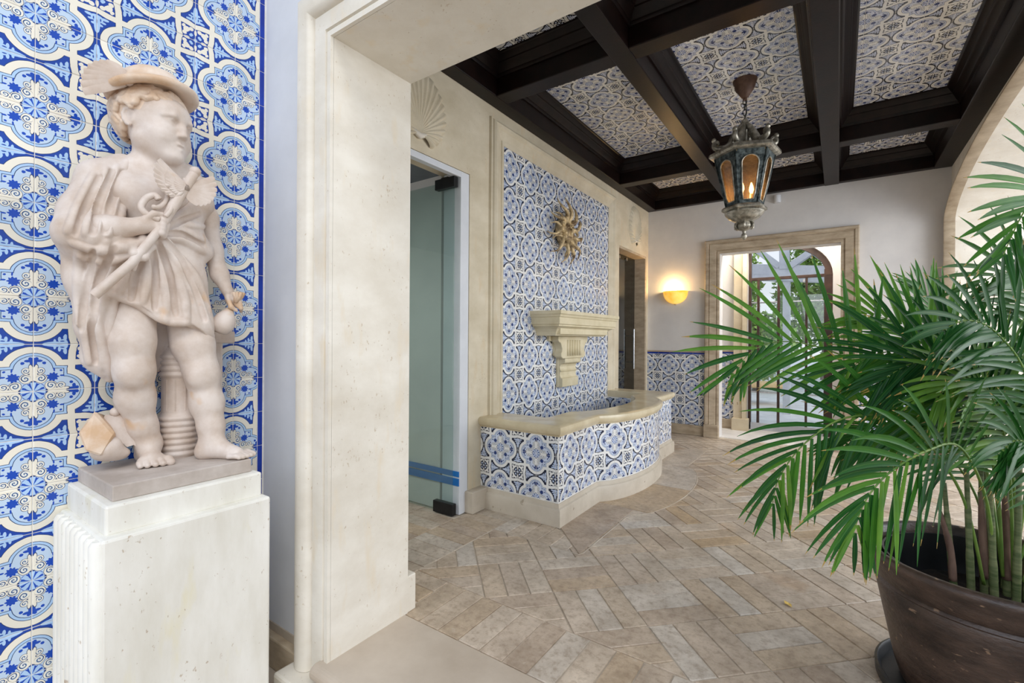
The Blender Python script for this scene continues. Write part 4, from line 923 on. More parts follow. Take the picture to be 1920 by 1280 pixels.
# ================================================================== SCULPTING KIT (distance fields -> one continuous mesh)
class Field:
    def __init__(s, lo, hi, h):
        s.lo = np.array(lo, float); s.h = h; s.n = np.ceil((np.array(hi) - s.lo) / h).astype(int) + 1
        s.S = np.full(tuple(s.n), 9.0, np.float32); s.ax = [(s.lo[i] + h * np.arange(s.n[i])).astype(np.float32) for i in range(3)]
    def win(s, lo, hi, m):
        sl = []
        for i in range(3):
            a = int(max(0, math.floor((lo[i] - m - s.lo[i]) / s.h))); b = int(min(s.n[i], math.ceil((hi[i] + m - s.lo[i]) / s.h) + 1))
            if b <= a: return None
            sl.append(slice(a, b))
        return tuple(sl), s.ax[0][sl[0]][:, None, None], s.ax[1][sl[1]][None, :, None], s.ax[2][sl[2]][None, None, :]
    def mix(s, sl, d, k, mode):
        a = s.S[sl]
        if mode == 'sub':
            d = -d; hh = np.maximum(k - np.abs(a - d), 0) / max(k, 1e-6); s.S[sl] = np.maximum(a, d) + hh * hh * k * 0.25
        else:
            hh = np.maximum(k - np.abs(a - d), 0) / max(k, 1e-6); s.S[sl] = np.minimum(a, d) - hh * hh * k * 0.25
    def cap(s, a, b, ra, rb=None, k=0.02, sx=1.0, mode='add'):
        rb = ra if rb is None else rb; a, b = Vector(a), Vector(b); R = max(ra, rb) * max(1, sx) + k + 0.012
        w = s.win([min(a[i], b[i]) for i in range(3)], [max(a[i], b[i]) for i in range(3)], R)
        if w is None: return
        sl, x, y, z = w; ax, ay, az = a.x / sx, a.y, a.z; bx_, by, bz_ = b.x / sx - ax, b.y - ay, b.z - az; L = bx_ * bx_ + by * by + bz_ * bz_ + 1e-9
        px, py, pz = x / sx - ax, y - ay, z - az; t = np.clip((px * bx_ + py * by + pz * bz_) / L, 0, 1)
        d = np.sqrt((px - t * bx_) ** 2 + (py - t * by) ** 2 + (pz - t * bz_) ** 2) - (ra + (rb - ra) * t); s.mix(sl, d * min(1, sx), k, mode)
    def chain(s, pts, rad, k=0.02, sx=1.0, mode='add'):
        if not hasattr(rad, '__len__'): rad = [rad] * len(pts)
        for i in range(len(pts) - 1): s.cap(pts[i], pts[i + 1], rad[i], rad[i + 1], k, sx, mode)
    def ell(s, c, r, k=0.02, B=None, mode='add'):
        c = Vector(c); R = max(r) + k + 0.012; w = s.win(c - Vector((R,) * 3) + Vector((R - 0,) * 3) * 0, c, R)
        sl, x, y, z = s.win(c, c, R); px, py, pz = x - c.x, y - c.y, z - c.z
        if B is not None: u = [px * B[i].x + py * B[i].y + pz * B[i].z for i in range(3)]
        else: u = [px + 0 * py + 0 * pz, py + 0 * px + 0 * pz, pz + 0 * px + 0 * py]
        k0 = np.sqrt(sum((u[i] / r[i]) ** 2 for i in range(3))); k1 = np.sqrt(sum((u[i] / r[i] ** 2) ** 2 for i in range(3))) + 1e-6
        s.mix(sl, k0 * (k0 - 1) / k1, k, mode)
    def at(s, p):
        i = np.round((np.array(p) - s.lo) / s.h).astype(int)
        return s.S[tuple(i)] if np.all(i >= 0) and np.all(i < s.n) else 9.0
    def hit(s, u, v):
        r = ray(u, v); o = Vector((0, 0, CAM_H)); ts = np.arange(1.25, 2.2, s.h * 0.8)
        P = np.array(o)[None] + ts[:, None] * np.array(r)[None]; I = np.round((P - s.lo) / s.h).astype(int)
        ok = np.all((I >= 0) & (I < s.n), axis=1); val = np.full(len(ts), 9.0); J = I[ok]; val[ok] = s.S[J[:, 0], J[:, 1], J[:, 2]]
        w = np.nonzero(val < 0)[0]
        return o + r * float(ts[w[0]]) if len(w) else None
    def ridge(s, uv, r, k=0.014, mode='add', sink=0.0, n=26):
        P = []
        for i in range(len(uv) - 1):
            for q in range(n): t = q / n; P.append((uv[i][0] + (uv[i + 1][0] - uv[i][0]) * t, uv[i][1] + (uv[i + 1][1] - uv[i][1]) * t))
        P.append(uv[-1]); H = [s.hit(*p) for p in P]; H = [h for h in H if h is not None]
        if len(H) < 3: return
        X = np.array([tuple(h) for h in H])
        for _ in range(10): X[1:-1] = (X[:-2] + 2 * X[1:-1] + X[2:]) / 4
        m = len(X); vd = -np.array(ray(uv[0][0], uv[0][1]).normalized())
        X = X - vd[None] * sink
        for i in range(m - 1):
            t0, t1 = i / (m - 1), (i + 1) / (m - 1); f = lambda t: r * (0.45 + 0.55 * math.sin(PI * min(1, max(0, 0.12 + 0.80 * t))))
            s.cap(Vector(X[i]), Vector(X[i + 1]), f(t0), f(t1), k, 1.0, mode)
    def mesh(s, name, mat, parent, smooth_it=2):
        s.S = np.maximum(s.S, (XP + 0.016 - s.ax[0])[:, None, None]).astype(np.float32)
        S = s.S; neg = S < 0; a = neg[:-1, :-1, :-1].astype(np.int8)
        cnt = sum(neg[i:S.shape[0] - 1 + i, j:S.shape[1] - 1 + j, k:S.shape[2] - 1 + k].astype(np.int8) for i in (0, 1) for j in (0, 1) for k in (0, 1))
        act = (cnt > 0) & (cnt < 8); C = np.argwhere(act); idx = np.full(act.shape, -1, np.int32); idx[act] = np.arange(len(C))
        acc = np.zeros((len(C), 3)); num = np.zeros(len(C)); cor = [(i, j, k) for i in (0, 1) for j in (0, 1) for k in (0, 1)]
        val = {c: S[C[:, 0] + c[0], C[:, 1] + c[1], C[:, 2] + c[2]] for c in cor}
        for c in cor:
            for ax in range(3):
                if c[ax]: continue
                d = list(c); d[ax] = 1; d = tuple(d); v0, v1 = val[c], val[d]; m = (v0 < 0) != (v1 < 0); t = np.where(m, v0 / np.where(m, v0 - v1, 1), 0)
                p = np.tile(np.array(c, float), (len(C), 1)); p[:, ax] += t; acc[m] += p[m]; num[m] += 1
        Vt = s.lo + s.h * (C + acc / num[:, None]); Q = []
        for ax in range(3):
            sl0 = [slice(None)] * 3; sl1 = [slice(None)] * 3; sl0[ax] = slice(0, -1); sl1[ax] = slice(1, None); n0, n1 = neg[tuple(sl0)], neg[tuple(sl1)]
            E = np.argwhere(n0 != n1); b, c = (ax + 1) % 3, (ax + 2) % 3; E = E[(E[:, b] > 0) & (E[:, c] > 0) & (E[:, b] < S.shape[b] - 1) & (E[:, c] < S.shape[c] - 1)]
            fl = n0[E[:, 0], E[:, 1], E[:, 2]]; q = []
            for db, dc in ((-1, -1), (0, -1), (0, 0), (-1, 0)):
                e = E.copy(); e[:, b] += db; e[:, c] += dc; q.append(idx[e[:, 0], e[:, 1], e[:, 2]])
            q = np.stack(q, 1); q[~fl] = q[~fl][:, ::-1]; Q.append(q)
        Q = np.concatenate(Q); Q = Q[(Q >= 0).all(1)]
        for _ in range(smooth_it):      # light relaxation
            acc = np.zeros_like(Vt); num = np.zeros(len(Vt))
            for i in range(4):
                for j in ((i + 1) % 4, (i + 3) % 4): np.add.at(acc, Q[:, i], Vt[Q[:, j]]); np.add.at(num, Q[:, i], 1)
            Vt = Vt * 0.45 + 0.55 * acc / np.maximum(num, 1)[:, None]
        me = bpy.data.meshes.new(name); me.vertices.add(len(Vt)); me.vertices.foreach_set('co', Vt.astype(np.float32).ravel())
        me.loops.add(Q.size); me.loops.foreach_set('vertex_index', Q.astype(np.int32).ravel()); me.polygons.add(len(Q))
        me.polygons.foreach_set('loop_start', np.arange(0, Q.size, 4, dtype=np.int32)); me.polygons.foreach_set('loop_total', np.full(len(Q), 4, np.int32))
        me.update(calc_edges=True); me.validate(); me.shade_smooth(); me.materials.append(mat)
        o = bpy.data.objects.new(name, me); COL.objects.link(o)
        if parent is not None: o.parent = parent
        return o

# ================================================================== PEDESTAL
PT = 0.805
ped = thing('pedestal', 'white travertine pedestal with a reeded side below the statue', 'pedestal', (0, 0, 0))
g = G(); g.box((XP + 0.006, 0.425, PORCH), (-1.700, 0.905, 0.672)); g.build('block', M['pedestal'], ped, bevel=0.008)
g = G()
for k in range(9):
    x0 = XP + 0.02 + 0.046 * k; g.lathe([(0.0225, PORCH), (0.0225, 0.655), (0.014, 0.668)], 12, (x0 + 0.023, 0.425, 0))
g.build('reeding', M['pedestal'], ped, smooth=True, angle=40)
g = G(); g.box((XP + 0.006, 0.443, 0.668), (-1.740, 0.893, 0.757)); g.build('cap_slab', M['pedestal'], ped, bevel=0.007)

# ================================================================== STATUE
st = thing('statue', 'weathered pale stone statue of a draped boy in a winged hat on the white pedestal', 'statue', (0, 0, 0))
g = G(); g.box((XP + 0.012, 0.468, 0.757), (-1.775, 0.873, PT)); g.build('base_plate', M['plinth'], st, bevel=0.004)
P = at_x
B0 = -2.0
bd = Field((-2.145, 0.36, 0.80), (-1.75, 1.04, 2.28), 0.003)
# trunk
bd.ell(P(300, 520, B0), (0.085, 0.098, 0.105), 0.03); bd.cap(P(297, 500, B0), P(282, 395, B0), 0.085, 0.090, 0.05, 0.9)
bd.ell(P(280, 375, B0), (0.085, 0.118, 0.115), 0.05); bd.cap(P(212, 335, B0 - 0.015), P(352, 345, B0 - 0.015), 0.052, 0.050, 0.05)
bd.ell(P(255, 362, B0 + 0.055), (0.035, 0.050, 0.045), 0.04); bd.ell(P(312, 368, B0 + 0.055), (0.035, 0.050, 0.045), 0.04)
bd.cap(P(278, 322, B0), P(284, 268, B0 + 0.01), 0.050, 0.044, 0.035); bd.cap(P(250, 318, B0), P(345, 322, B0), 0.032, 0.030, 0.05)
# legs
bd.chain([P(252, 570, B0 + 0.01), P(248, 640, B0 + 0.025), P(252, 695, B0 + 0.035)], [0.066, 0.064, 0.055], 0.02)
bd.chain([P(252, 695, B0 + 0.03), P(254, 745, B0), P(268, 800, B0 - 0.015), P(279, 832, B0 - 0.015)], [0.052, 0.053, 0.040, 0.033], 0.03); bd.ell(P(250, 702, B0 + 0.066), (0.018, 0.028, 0.032), 0.035)
bd.chain([P(348, 585, B0 + 0.01), P(362, 645, B0 + 0.035), P(380, 700, B0 + 0.06)], [0.068, 0.067, 0.053], 0.02)
bd.chain([P(377, 700, B0 + 0.055), P(388, 755, B0 + 0.055), P(396, 800, B0 + 0.075), P(397, 828, B0 + 0.085)], [0.051, 0.052, 0.040, 0.032], 0.03); bd.ell(P(370, 706, B0 + 0.092), (0.018, 0.026, 0.030), 0.035)
# right foot, toes to the viewer
hz = PT + 0.024
def onb(u, v, z): r = ray(u, v); return Vector((0, 0, CAM_H)) + r * ((z - CAM_H) / r.z)
an = P(279, 832, B0 - 0.015); heel = Vector((an.x - 0.035, an.y, PT + 0.026)); ball = onb(284, 862, PT + 0.02)
bd.cap(an, heel, 0.033, 0.026, 0.02); bd.cap(an, ball, 0.032, 0.019, 0.03); bd.cap(heel, ball, 0.024, 0.018, 0.03); bd.cap(ball + Vector((0, -0.026, -0.003)), ball + Vector((0, 0.026, -0.003)), 0.016, 0.017, 0.02)
for k, (dy, L, r_) in enumerate(((0.036, 0.042, 0.0135), (0.017, 0.044, 0.010), (0.0, 0.041, 0.0095), (-0.017, 0.036, 0.009), (-0.032, 0.028, 0.0085))):
    b_ = ball + Vector((-0.004, dy, -0.006)); bd.chain([b_, b_ + Vector((L * 0.6, dy * 0.18, 0.003)), b_ + Vector((L, dy * 0.22, -0.004))], [r_ * 1.1, r_, r_], 0.006)
# left foot, turned out to the right
an = P(397, 828, B0 + 0.085); heel = Vector((an.x - 0.005, an.y - 0.022, PT + 0.026)); ball = onb(443, 850, PT + 0.018); ball = Vector((ball.x, ball.y, PT + 0.018))
bd.cap(an, heel, 0.032, 0.026, 0.02); bd.cap(an, ball, 0.032, 0.018, 0.03); bd.cap(heel, ball, 0.024, 0.017, 0.03)
fd = (ball - heel); fd.z = 0; fd.normalize(); sd = Vector((fd.y, -fd.x, 0))
for k, (q, L, r_) in enumerate(((-0.030, 0.044, 0.0125), (-0.013, 0.046, 0.0095), (0.002, 0.042, 0.009), (0.016, 0.036, 0.0085), (0.028, 0.028, 0.008))):
    b_ = ball + sd * q + Vector((0, 0, -0.005)); bd.chain([b_ - fd * 0.012, b_ + fd * L * 0.55 + Vector((0, 0, 0.002)), b_ + fd * L + Vector((0, 0, -0.003))], [r_ * 1.1, r_, r_ * 0.95], 0.006)
# left arm down to the purse
bd.chain([P(362, 352, B0 - 0.02), P(386, 410, B0 - 0.02), P(398, 468, B0 - 0.01), P(412, 515, B0 + 0.01), P(426, 545, B0 + 0.03)], [0.045, 0.041, 0.034, 0.029, 0.021], 0.022)
hw2 = P(432, 560, B0 + 0.035); bd.ell(hw2, (0.016, 0.020, 0.028), 0.014)
for k in range(4):
    a_ = P(437 + 1.5 * k, 555 + 5.5 * k, B0 + 0.05); b_ = P(449 + k, 560 + 6 * k, B0 + 0.062); c_ = P(449 + k, 569 + 5 * k, B0 + 0.045); bd.chain([a_, b_, c_], [0.0075, 0.0072, 0.006], 0.005)
bd.chain([P(427, 558, B0 + 0.045), P(433, 575, B0 + 0.062), P(443, 582, B0 + 0.065)], [0.009, 0.008, 0.0065], 0.008)
# right arm across the waist
bd.chain([P(190, 345, B0 - 0.01), P(150, 425, B0 + 0.04)], [0.05, 0.044], 0.03); bd.chain([P(150, 428, B0 + 0.045), P(205, 430, B0 + 0.10), P(258, 424, B0 + 0.125)], [0.046, 0.040, 0.027], 0.025)
hc = P(281, 422, B0 + 0.13); bd.ell(hc, (0.020, 0.036, 0.026), 0.02)
for k in range(4):
    bd.chain([P(292, 410 + 8 * k, B0 + 0.137), P(306 - k, 413 + 8 * k, B0 + 0.152), P(313 - 2 * k, 421 + 7 * k, B0 + 0.142), P(307 - 2 * k, 427 + 6 * k, B0 + 0.128)], [0.0105, 0.0100, 0.0088, 0.0075], 0.005)
bd.chain([P(276, 408, B0 + 0.14), P(290, 400, B0 + 0.15), P(304, 402, B0 + 0.15)], [0.012, 0.0105, 0.0085], 0.008)
# head
fw = Vector((0.88, 0.47, -0.05)).normalized(); upv = (Vector((0.0, 0.03, 1.0)) - fw * Vector((0.0, 0.03, 1.0)).dot(fw)).normalized(); rt = fw.cross(upv).normalized(); HB = (fw, rt, upv)
hcn = P(290, 236, B0 + 0.015); HS = 0.93
def hp(f, r, u): return hcn + (fw * f + rt * r + upv * u) * HS
def hel(c, r, k, mode='add'): bd.ell(hp(*c), tuple(q * HS for q in r), k, HB, mode)
hel((-0.012, 0, 0.030), (0.112, 0.092, 0.106), 0.02); hel((0.030, 0, -0.045), (0.084, 0.078, 0.090), 0.04)
hel((0.066, 0, 0.035), (0.056, 0.072, 0.056), 0.03)
for s_ in (-1, 1):
    hel((0.066, 0.040 * s_, -0.055), (0.040, 0.038, 0.042), 0.03); bd.cap(hp(0.010, 0.060 * s_, -0.078), hp(0.080, 0.018 * s_, -0.116), 0.022, 0.020, 0.03)
hel((0.097, 0, -0.120), (0.020, 0.024, 0.018), 0.022)
hel((0.088, 0, -0.088), (0.022, 0.030, 0.020), 0.02)
for s_ in (-1, 1):
    hel((0.117, 0.037 * s_, 0.000), (0.018, 0.022, 0.012), 0.012, 'sub'); hel((0.092, 0.037 * s_, -0.003), (0.016, 0.019, 0.0120), 0.003)
    bd.chain([hp(0.112, 0.014 * s_, 0.017), hp(0.113, 0.036 * s_, 0.022), hp(0.092, 0.062 * s_, 0.014)], [0.0045, 0.005, 0.004], 0.012)
    bd.chain([hp(0.105, 0.019 * s_, 0.0), hp(0.109, 0.037 * s_, 0.0075), hp(0.094, 0.056 * s_, 0.0)], [0.003, 0.0036, 0.003], 0.003)
    bd.chain([hp(0.105, 0.019 * s_, -0.004), hp(0.106, 0.037 * s_, -0.0125), hp(0.094, 0.056 * s_, -0.004)], [0.0028, 0.0030, 0.0028], 0.003)
bd.chain([hp(0.110, 0, 0.014), hp(0.119, 0, -0.014), hp(0.127, 0, -0.038)], [0.008, 0.008, 0.010], 0.014)
for s_ in (-1, 1): hel((0.120, 0.011 * s_, -0.044), (0.011, 0.009, 0.008), 0.006)
bd.chain([hp(0.102, -0.022, -0.081), hp(0.1125, -0.008, -0.0750), hp(0.1118, 0, -0.0765), hp(0.1125, 0.008, -0.0750), hp(0.102, 0.022, -0.081)], [0.003, 0.0050, 0.0046, 0.0050, 0.003], 0.008)
bd.chain([hp(0.101, -0.018, -0.085), hp(0.1095, 0, -0.0915), hp(0.101, 0.018, -0.085)], [0.003, 0.0062, 0.003], 0.009)
bd.cap(hp(0.1185, -0.021, -0.0830), hp(0.1185, 0.021, -0.0830), 0.0035, 0.0035, 0.004, 1, 'sub')
for s_ in (-1, 1):
    er = [(-0.012, 0.020), (-0.028, 0.016), (-0.035, 0.000), (-0.030, -0.020), (-0.016, -0.036), (-0.006, -0.040)]
    hel((-0.012, 0.086 * s_, -0.010), (0.018, 0.010, 0.028), 0.008); bd.chain([hp(a, 0.095 * s_, b) for a, b in er], 0.0056, 0.004); hel((-0.010, 0.099 * s_, -0.008), (0.010, 0.008, 0.014), 0.006, 'sub')
bd.mesh('body', M['marble'], st, 1)
# hair
hf = Field(tuple(hcn - Vector((0.17, 0.17, 0.15))), tuple(hcn + Vector((0.17, 0.17, 0.17))), 0.0026); rr = random.Random(11)
hel2 = lambda c, r, k, mode='add': hf.ell(hp(*c), tuple(q * HS for q in r), k, HB, mode)
hel2((-0.024, 0, 0.034), (0.114, 0.099, 0.110), 0.01); hel2((0.118, 0, -0.035), (0.105, 0.094, 0.092), 0.02, 'sub'); hel2((0.09, 0, -0.10), (0.105, 0.125, 0.075), 0.01, 'sub')
for s_ in (-1, 1): hel2((0.004, 0.10 * s_, -0.02), (0.032, 0.03, 0.036), 0.01, 'sub')
nc = 0
while nc < 215:
    d = Vector((rr.gauss(0, 1), rr.gauss(0, 1), rr.gauss(0, 1))).normalized()
    if d.z < -0.66 or d.z > 0.82: continue
    if d.x > 0.42 and d.z < 0.36: continue
    if d.x > -0.30 and d.z < -0.02 and abs(d.y) > 0.3: continue
    if abs(d.x + 0.05) < 0.33 and -0.36 < d.z < 0.10 and abs(d.y) > 0.7: continue
    e = d.cross(Vector((rr.gauss(0, 1), rr.gauss(0, 1), rr.gauss(0, 0.6)))).normalized(); e2 = d.cross(e); pts = []
    L = rr.uniform(0.018, 0.030); ph = rr.uniform(0, 6.28); lift = rr.uniform(0.0, 0.008)
    for i in range(7):
        a = ph + i * 0.9; q = L * (1 - i * 0.115); dd = (d + (e * math.cos(a) + e2 * math.sin(a)) * (q / 0.105)).normalized()
        pts.append(hp(-0.020 + dd.x * (0.119 + lift), dd.y * (0.103 + lift), 0.028 + dd.z * (0.113 + lift)))
    hf.chain(pts, [0.0085, 0.0095, 0.009, 0.0085, 0.0075, 0.0065, 0.005], 0.0015); nc += 1
hf.mesh('hair', M['marble_warm'], st, 1)
# hat
hat_c = hp(-0.022, 0.0, 0.106) + Vector((0.016, 0, 0))
hx = Matrix.Rotation(math.radians(8), 4, 'X') @ Matrix.Rotation(math.radians(-9), 4, 'Y')
g = G(); g.lathe([(0.080, 0.010), (0.100, -0.002), (0.124, -0.012), (0.138, -0.014), (0.146, -0.006), (0.147, 0.004), (0.139, 0.012), (0.122, 0.018), (0.110, 0.028), (0.103, 0.044), (0.092, 0.066), (0.066, 0.086), (0.03, 0.096), (0.003, 0.098)], 48, hat_c, hx @ Matrix.Scale(0.93, 4))
hat = g.build('hat', M['marble_warm'], st, smooth=True, angle=70)
def wing(root, along, up, n, L, wid, parent, seed=0, thick=0.012, span=70):
    'three overlapping rows of feathers'
    nr = along.cross(up).normalized(); up = nr.cross(along).normalized(); g = G()
    for row, (fr, cnt, ww, off) in enumerate(((1.0, n, 1.0, 0.0), (0.66, n, 0.9, 0.006), (0.38, n - 1, 0.8, 0.011))):
        for k in range(cnt):
            t = k / max(1, cnt - 1); a = math.radians(-10 + span * t); d = (along * math.cos(a) + up * math.sin(a)).normalized(); ln = L * fr * (1.0 - 0.52 * t ** 1.3)
            s0 = root + up * (0.012 * t); pts, rad = [], []
            bend = nr.cross(d)
            for i in range(7):
                q = i / 6; pts.append(s0 + d * ln * (0.10 + 0.9 * q) + bend * (-0.10 * ln * q * q) + nr * (off * (1 - 0.5 * q))); rad.append(wid * ww * (0.55 + 0.9 * math.sin(PI * min(0.94, 0.18 + 0.74 * q))) * 0.62)
            side_ = bend; m = []
            for p_, r_ in zip(pts, rad): m += [p_ + side_ * r_, p_ + nr * thick * 0.45, p_ - side_ * r_, p_ - nr * thick * 0.3]
            fs = []
            for i in range(6):
                for j in range(4): fs.append((i * 4 + j, i * 4 + (j + 1) % 4, (i + 1) * 4 + (j + 1) % 4, (i + 1) * 4 + j))
            fs += [(3, 2, 1, 0), (24, 25, 26, 27)]; g.add(m, fs)
    g.sphere(root, (0.016, 0.016, 0.016), 10, 6)
    return g.build('wing', M['marble'], parent, smooth=True, angle=50)
wr = P(240, 152, B0 + 0.06); wing(wr, (P(165, 150, B0 + 0.03) - wr).normalized(), Vector((0.15, 0.1, 1)), 8, 0.130, 0.021, hat, span=62)
# drapery
cl = Field((-2.146, 0.30, 0.93), (-1.76, 1.0, 2.0), 0.0032)
cl.cap(P(305, 462, B0), P(318, 520, B0), 0.105, 0.108, 0.03, 0.95); cl.cap(P(318, 520, B0), P(336, 612, B0 + 0.01), 0.108, 0.112, 0.03, 0.95); cl.cap(P(262, 500, B0), P(262, 590, B0 + 0.015), 0.098, 0.092, 0.03, 0.95)
zc_ = cl.ax[2][None, None, :]; yc_ = cl.ax[1][None, :, None]; xc_ = cl.ax[0][:, None, None]
hem = [P(u, v, B0 + 0.09) for u, v in ((190, 548), (222, 556), (262, 572), (300, 598), (325, 606), (352, 606), (378, 622), (404, 645), (430, 660))]
hz_ = np.interp(cl.ax[1], [h.y for h in hem], [h.z for h in hem]).astype(np.float32)[None, :, None]
cl.S = np.maximum(cl.S, (hz_ - zc_) * 0.85).astype(np.float32)
# shoulder and sleeve, mantle hanging on the left, cloth behind the legs
cl.chain([P(232, 318, B0 - 0.02), P(190, 338, B0 - 0.01), P(158, 400, B0 + 0.02), P(146, 434, B0 + 0.045)], [0.052, 0.062, 0.062, 0.060], 0.025)
cl.chain([P(144, 438, B0 + 0.04), P(182, 442, B0 + 0.088), P(214, 450, B0 + 0.10)], [0.056, 0.050, 0.036], 0.02)
cl.chain([P(150, 450, B0 + 0.0), P(165, 520, B0 - 0.01), P(178, 610, B0 - 0.02), P(188, 670, B0 - 0.03), P(205, 708, B0 - 0.035)], [0.055, 0.055, 0.045, 0.042, 0.016], 0.03, 0.75)
cl.chain([P(205, 470, B0 + 0.05), P(200, 540, B0 + 0.035), P(205, 620, B0 + 0.005), P(203, 690, B0 - 0.02)], [0.050, 0.042, 0.028, 0.020], 0.02, 0.8)
cl.chain([P(320, 610, B0 - 0.055), P(318, 660, B0 - 0.06), P(296, 694, B0 - 0.055)], [0.070, 0.045, 0.008], 0.02, 0.45); cl.chain([P(355, 620, B0 - 0.06), P(325, 668, B0 - 0.06)], [0.06, 0.03], 0.02, 0.45)
cl.chain([P(312, 432, B0 + 0.06), P(345, 412, B0 + 0.03), P(372, 385, B0 - 0.01), P(378, 352, B0 - 0.03)], [0.048, 0.052, 0.046, 0.034], 0.03); cl.chain([P(340, 430, B0 + 0.04), P(375, 470, B0 + 0.02)], [0.055, 0.045], 0.03)
cl.chain([P(165, 465, B0 + 0.04), P(230, 470, B0 + 0.075), P(290, 452, B0 + 0.09)], [0.045, 0.042, 0.036], 0.03)
# folds: raised ridges and cut valleys
RG = [([(298, 436), (335, 430), (380, 450)], .012), ([(300, 440), (340, 448), (384, 474)], .013), ([(302, 432), (335, 408), (366, 378)], .012), ([(308, 428), (345, 420), (385, 425)], .010),
      ([(300, 448), (330, 505), (346, 560), (350, 602)], .013), ([(290, 455), (306, 520), (312, 560), (310, 596)], .012), ([(304, 446), (350, 520), (378, 580), (400, 640)], .014), ([(282, 458), (276, 520), (268, 566)], .012), ([(312, 450), (368, 520), (392, 585)], .011),
      ([(258, 470), (235, 520), (222, 552)], .012), ([(200, 452), (170, 520), (158, 600), (168, 680)], .014), ([(228, 458), (196, 530), (184, 610), (192, 690)], .013), ([(150, 466), (148, 540), (150, 610)], .012), ([(215, 560), (204, 630), (206, 700)], .010),
      ([(176, 326), (148, 385), (126, 436)], .011), ([(200, 318), (172, 390), (160, 440)], .012), ([(222, 312), (195, 380), (188, 436)], .012), ([(240, 304), (222, 345), (204, 400), (200, 440)], .017), ([(252, 312), (238, 350), (224, 400), (222, 440)], .014),
      ([(136, 455), (185, 470), (240, 462), (290, 448)], .013), ([(150, 480), (200, 492), (262, 470)], .011), ([(206, 552), (255, 569), (300, 597), (325, 605), (352, 605), (402, 643)], .0095), ([(172, 560), (190, 640), (210, 712)], .010), ([(320, 625), (312, 660), (298, 692)], .007), ([(345, 640), (325, 668)], .007)]
for uv, r_ in RG: cl.ridge(uv, r_, 0.008, 'add', 0.003)
VG = [([(300, 443), (338, 478), (366, 540), (384, 600)], .008), ([(296, 452), (318, 515), (330, 590)], .008), ([(286, 458), (292, 520), (290, 580)], .007), ([(268, 470), (252, 520), (246, 562)], .007), ([(214, 462), (184, 530), (172, 610), (180, 680)], .008), ([(176, 470), (160, 540), (152, 620)], .007), ([(188, 330), (160, 390), (142, 440)], .007), ([(212, 318), (184, 385), (174, 438)], .007), ([(232, 320), (212, 370), (196, 436)], .008), ([(302, 438), (340, 438), (382, 460)], .006), ([(304, 434), (340, 414), (376, 400)], .006)]
for uv, r_ in VG: cl.ridge(uv, r_, 0.008, 'sub', 0.0004)
# knot at the waist
cl.chain([P(244, 452, B0 + 0.115), P(252, 475, B0 + 0.135), P(270, 482, B0 + 0.135), P(282, 462, B0 + 0.125), P(268, 446, B0 + 0.12)], 0.012, 0.01); cl.chain([P(256, 478, B0 + 0.13), P(250, 505, B0 + 0.12)], [0.012, 0.008], 0.01)
cl.mesh('mantle', M['marble'], st, 1)
# herald's staff with its wings and snakes
g = G(); g.tube([P(176, 554, B0 + 0.105), P(248, 492, B0 + 0.135), P(300, 428, B0 + 0.145), P(330, 378, B0 + 0.15), P(364, 326, B0 + 0.15)], [0.015, 0.014, 0.013, 0.017, 0.015], 14); g.sphere(P(366, 322, B0 + 0.15), 0.018, 12, 8)
staff = g.build('herald_staff', M['marble'], st, smooth=True, angle=60)
for k, s_ in enumerate((-1, 1)):
    pts = [P(300 + 10 * s_ + (6 * math.sin(i * 1.1) * s_) + i * 4.2, 398 - 7 * i + 8 * s_ * math.cos(i * 1.1), B0 + 0.15 + 0.012 * math.sin(i * 1.1 + k)) for i in range(9)]
    g = G(); g.tube(smooth_pts(pts), 0.0075, 8); g.build('snake', M['marble'], staff, smooth=True)
g = G(); g.tube(smooth_pts([P(300, 412, B0 + 0.15), P(276, 402, B0 + 0.14), P(265, 388, B0 + 0.135), P(274, 372, B0 + 0.135), P(290, 366, B0 + 0.14), P(298, 374, B0 + 0.145)]), 0.0105, 10); g.build('snake', M['marble'], staff, smooth=True)
wr = P(346, 352, B0 + 0.155)
wing(wr, (P(402, 350, B0 + 0.155) - wr).normalized(), Vector((0.1, 0.25, -1)), 9, 0.112, 0.0155, staff, span=80); wing(wr, (P(300, 318, B0 + 0.155) - wr).normalized(), Vector((0.1, -0.9, -0.6)), 9, 0.105, 0.0155, staff, span=80)
# purse
g = G(); pc = P(420, 604, B0 + 0.045)
g.lathe([(0.006, -0.046), (0.026, -0.042), (0.038, -0.022), (0.040, 0.0), (0.033, 0.024), (0.020, 0.044), (0.013, 0.056)], 20, pc, Matrix.Rotation(math.radians(-22), 4, 'X'))
pu = g.build('purse', M['marble'], st, smooth=True)
g = G(); top = P(447, 557, B0 + 0.06)
for k in range(9):
    a = 2 * PI * k / 9; g.tube([top + Vector((0, -0.012, -0.02)), top + Vector((0.010 * math.cos(a), 0.010 * math.sin(a), 0.0)), top + Vector((0.021 * math.cos(a), 0.021 * math.sin(a), 0.018))], [0.007, 0.008, 0.006], 6)
g.build('gathered_neck', M['marble_warm'], pu, smooth=True)
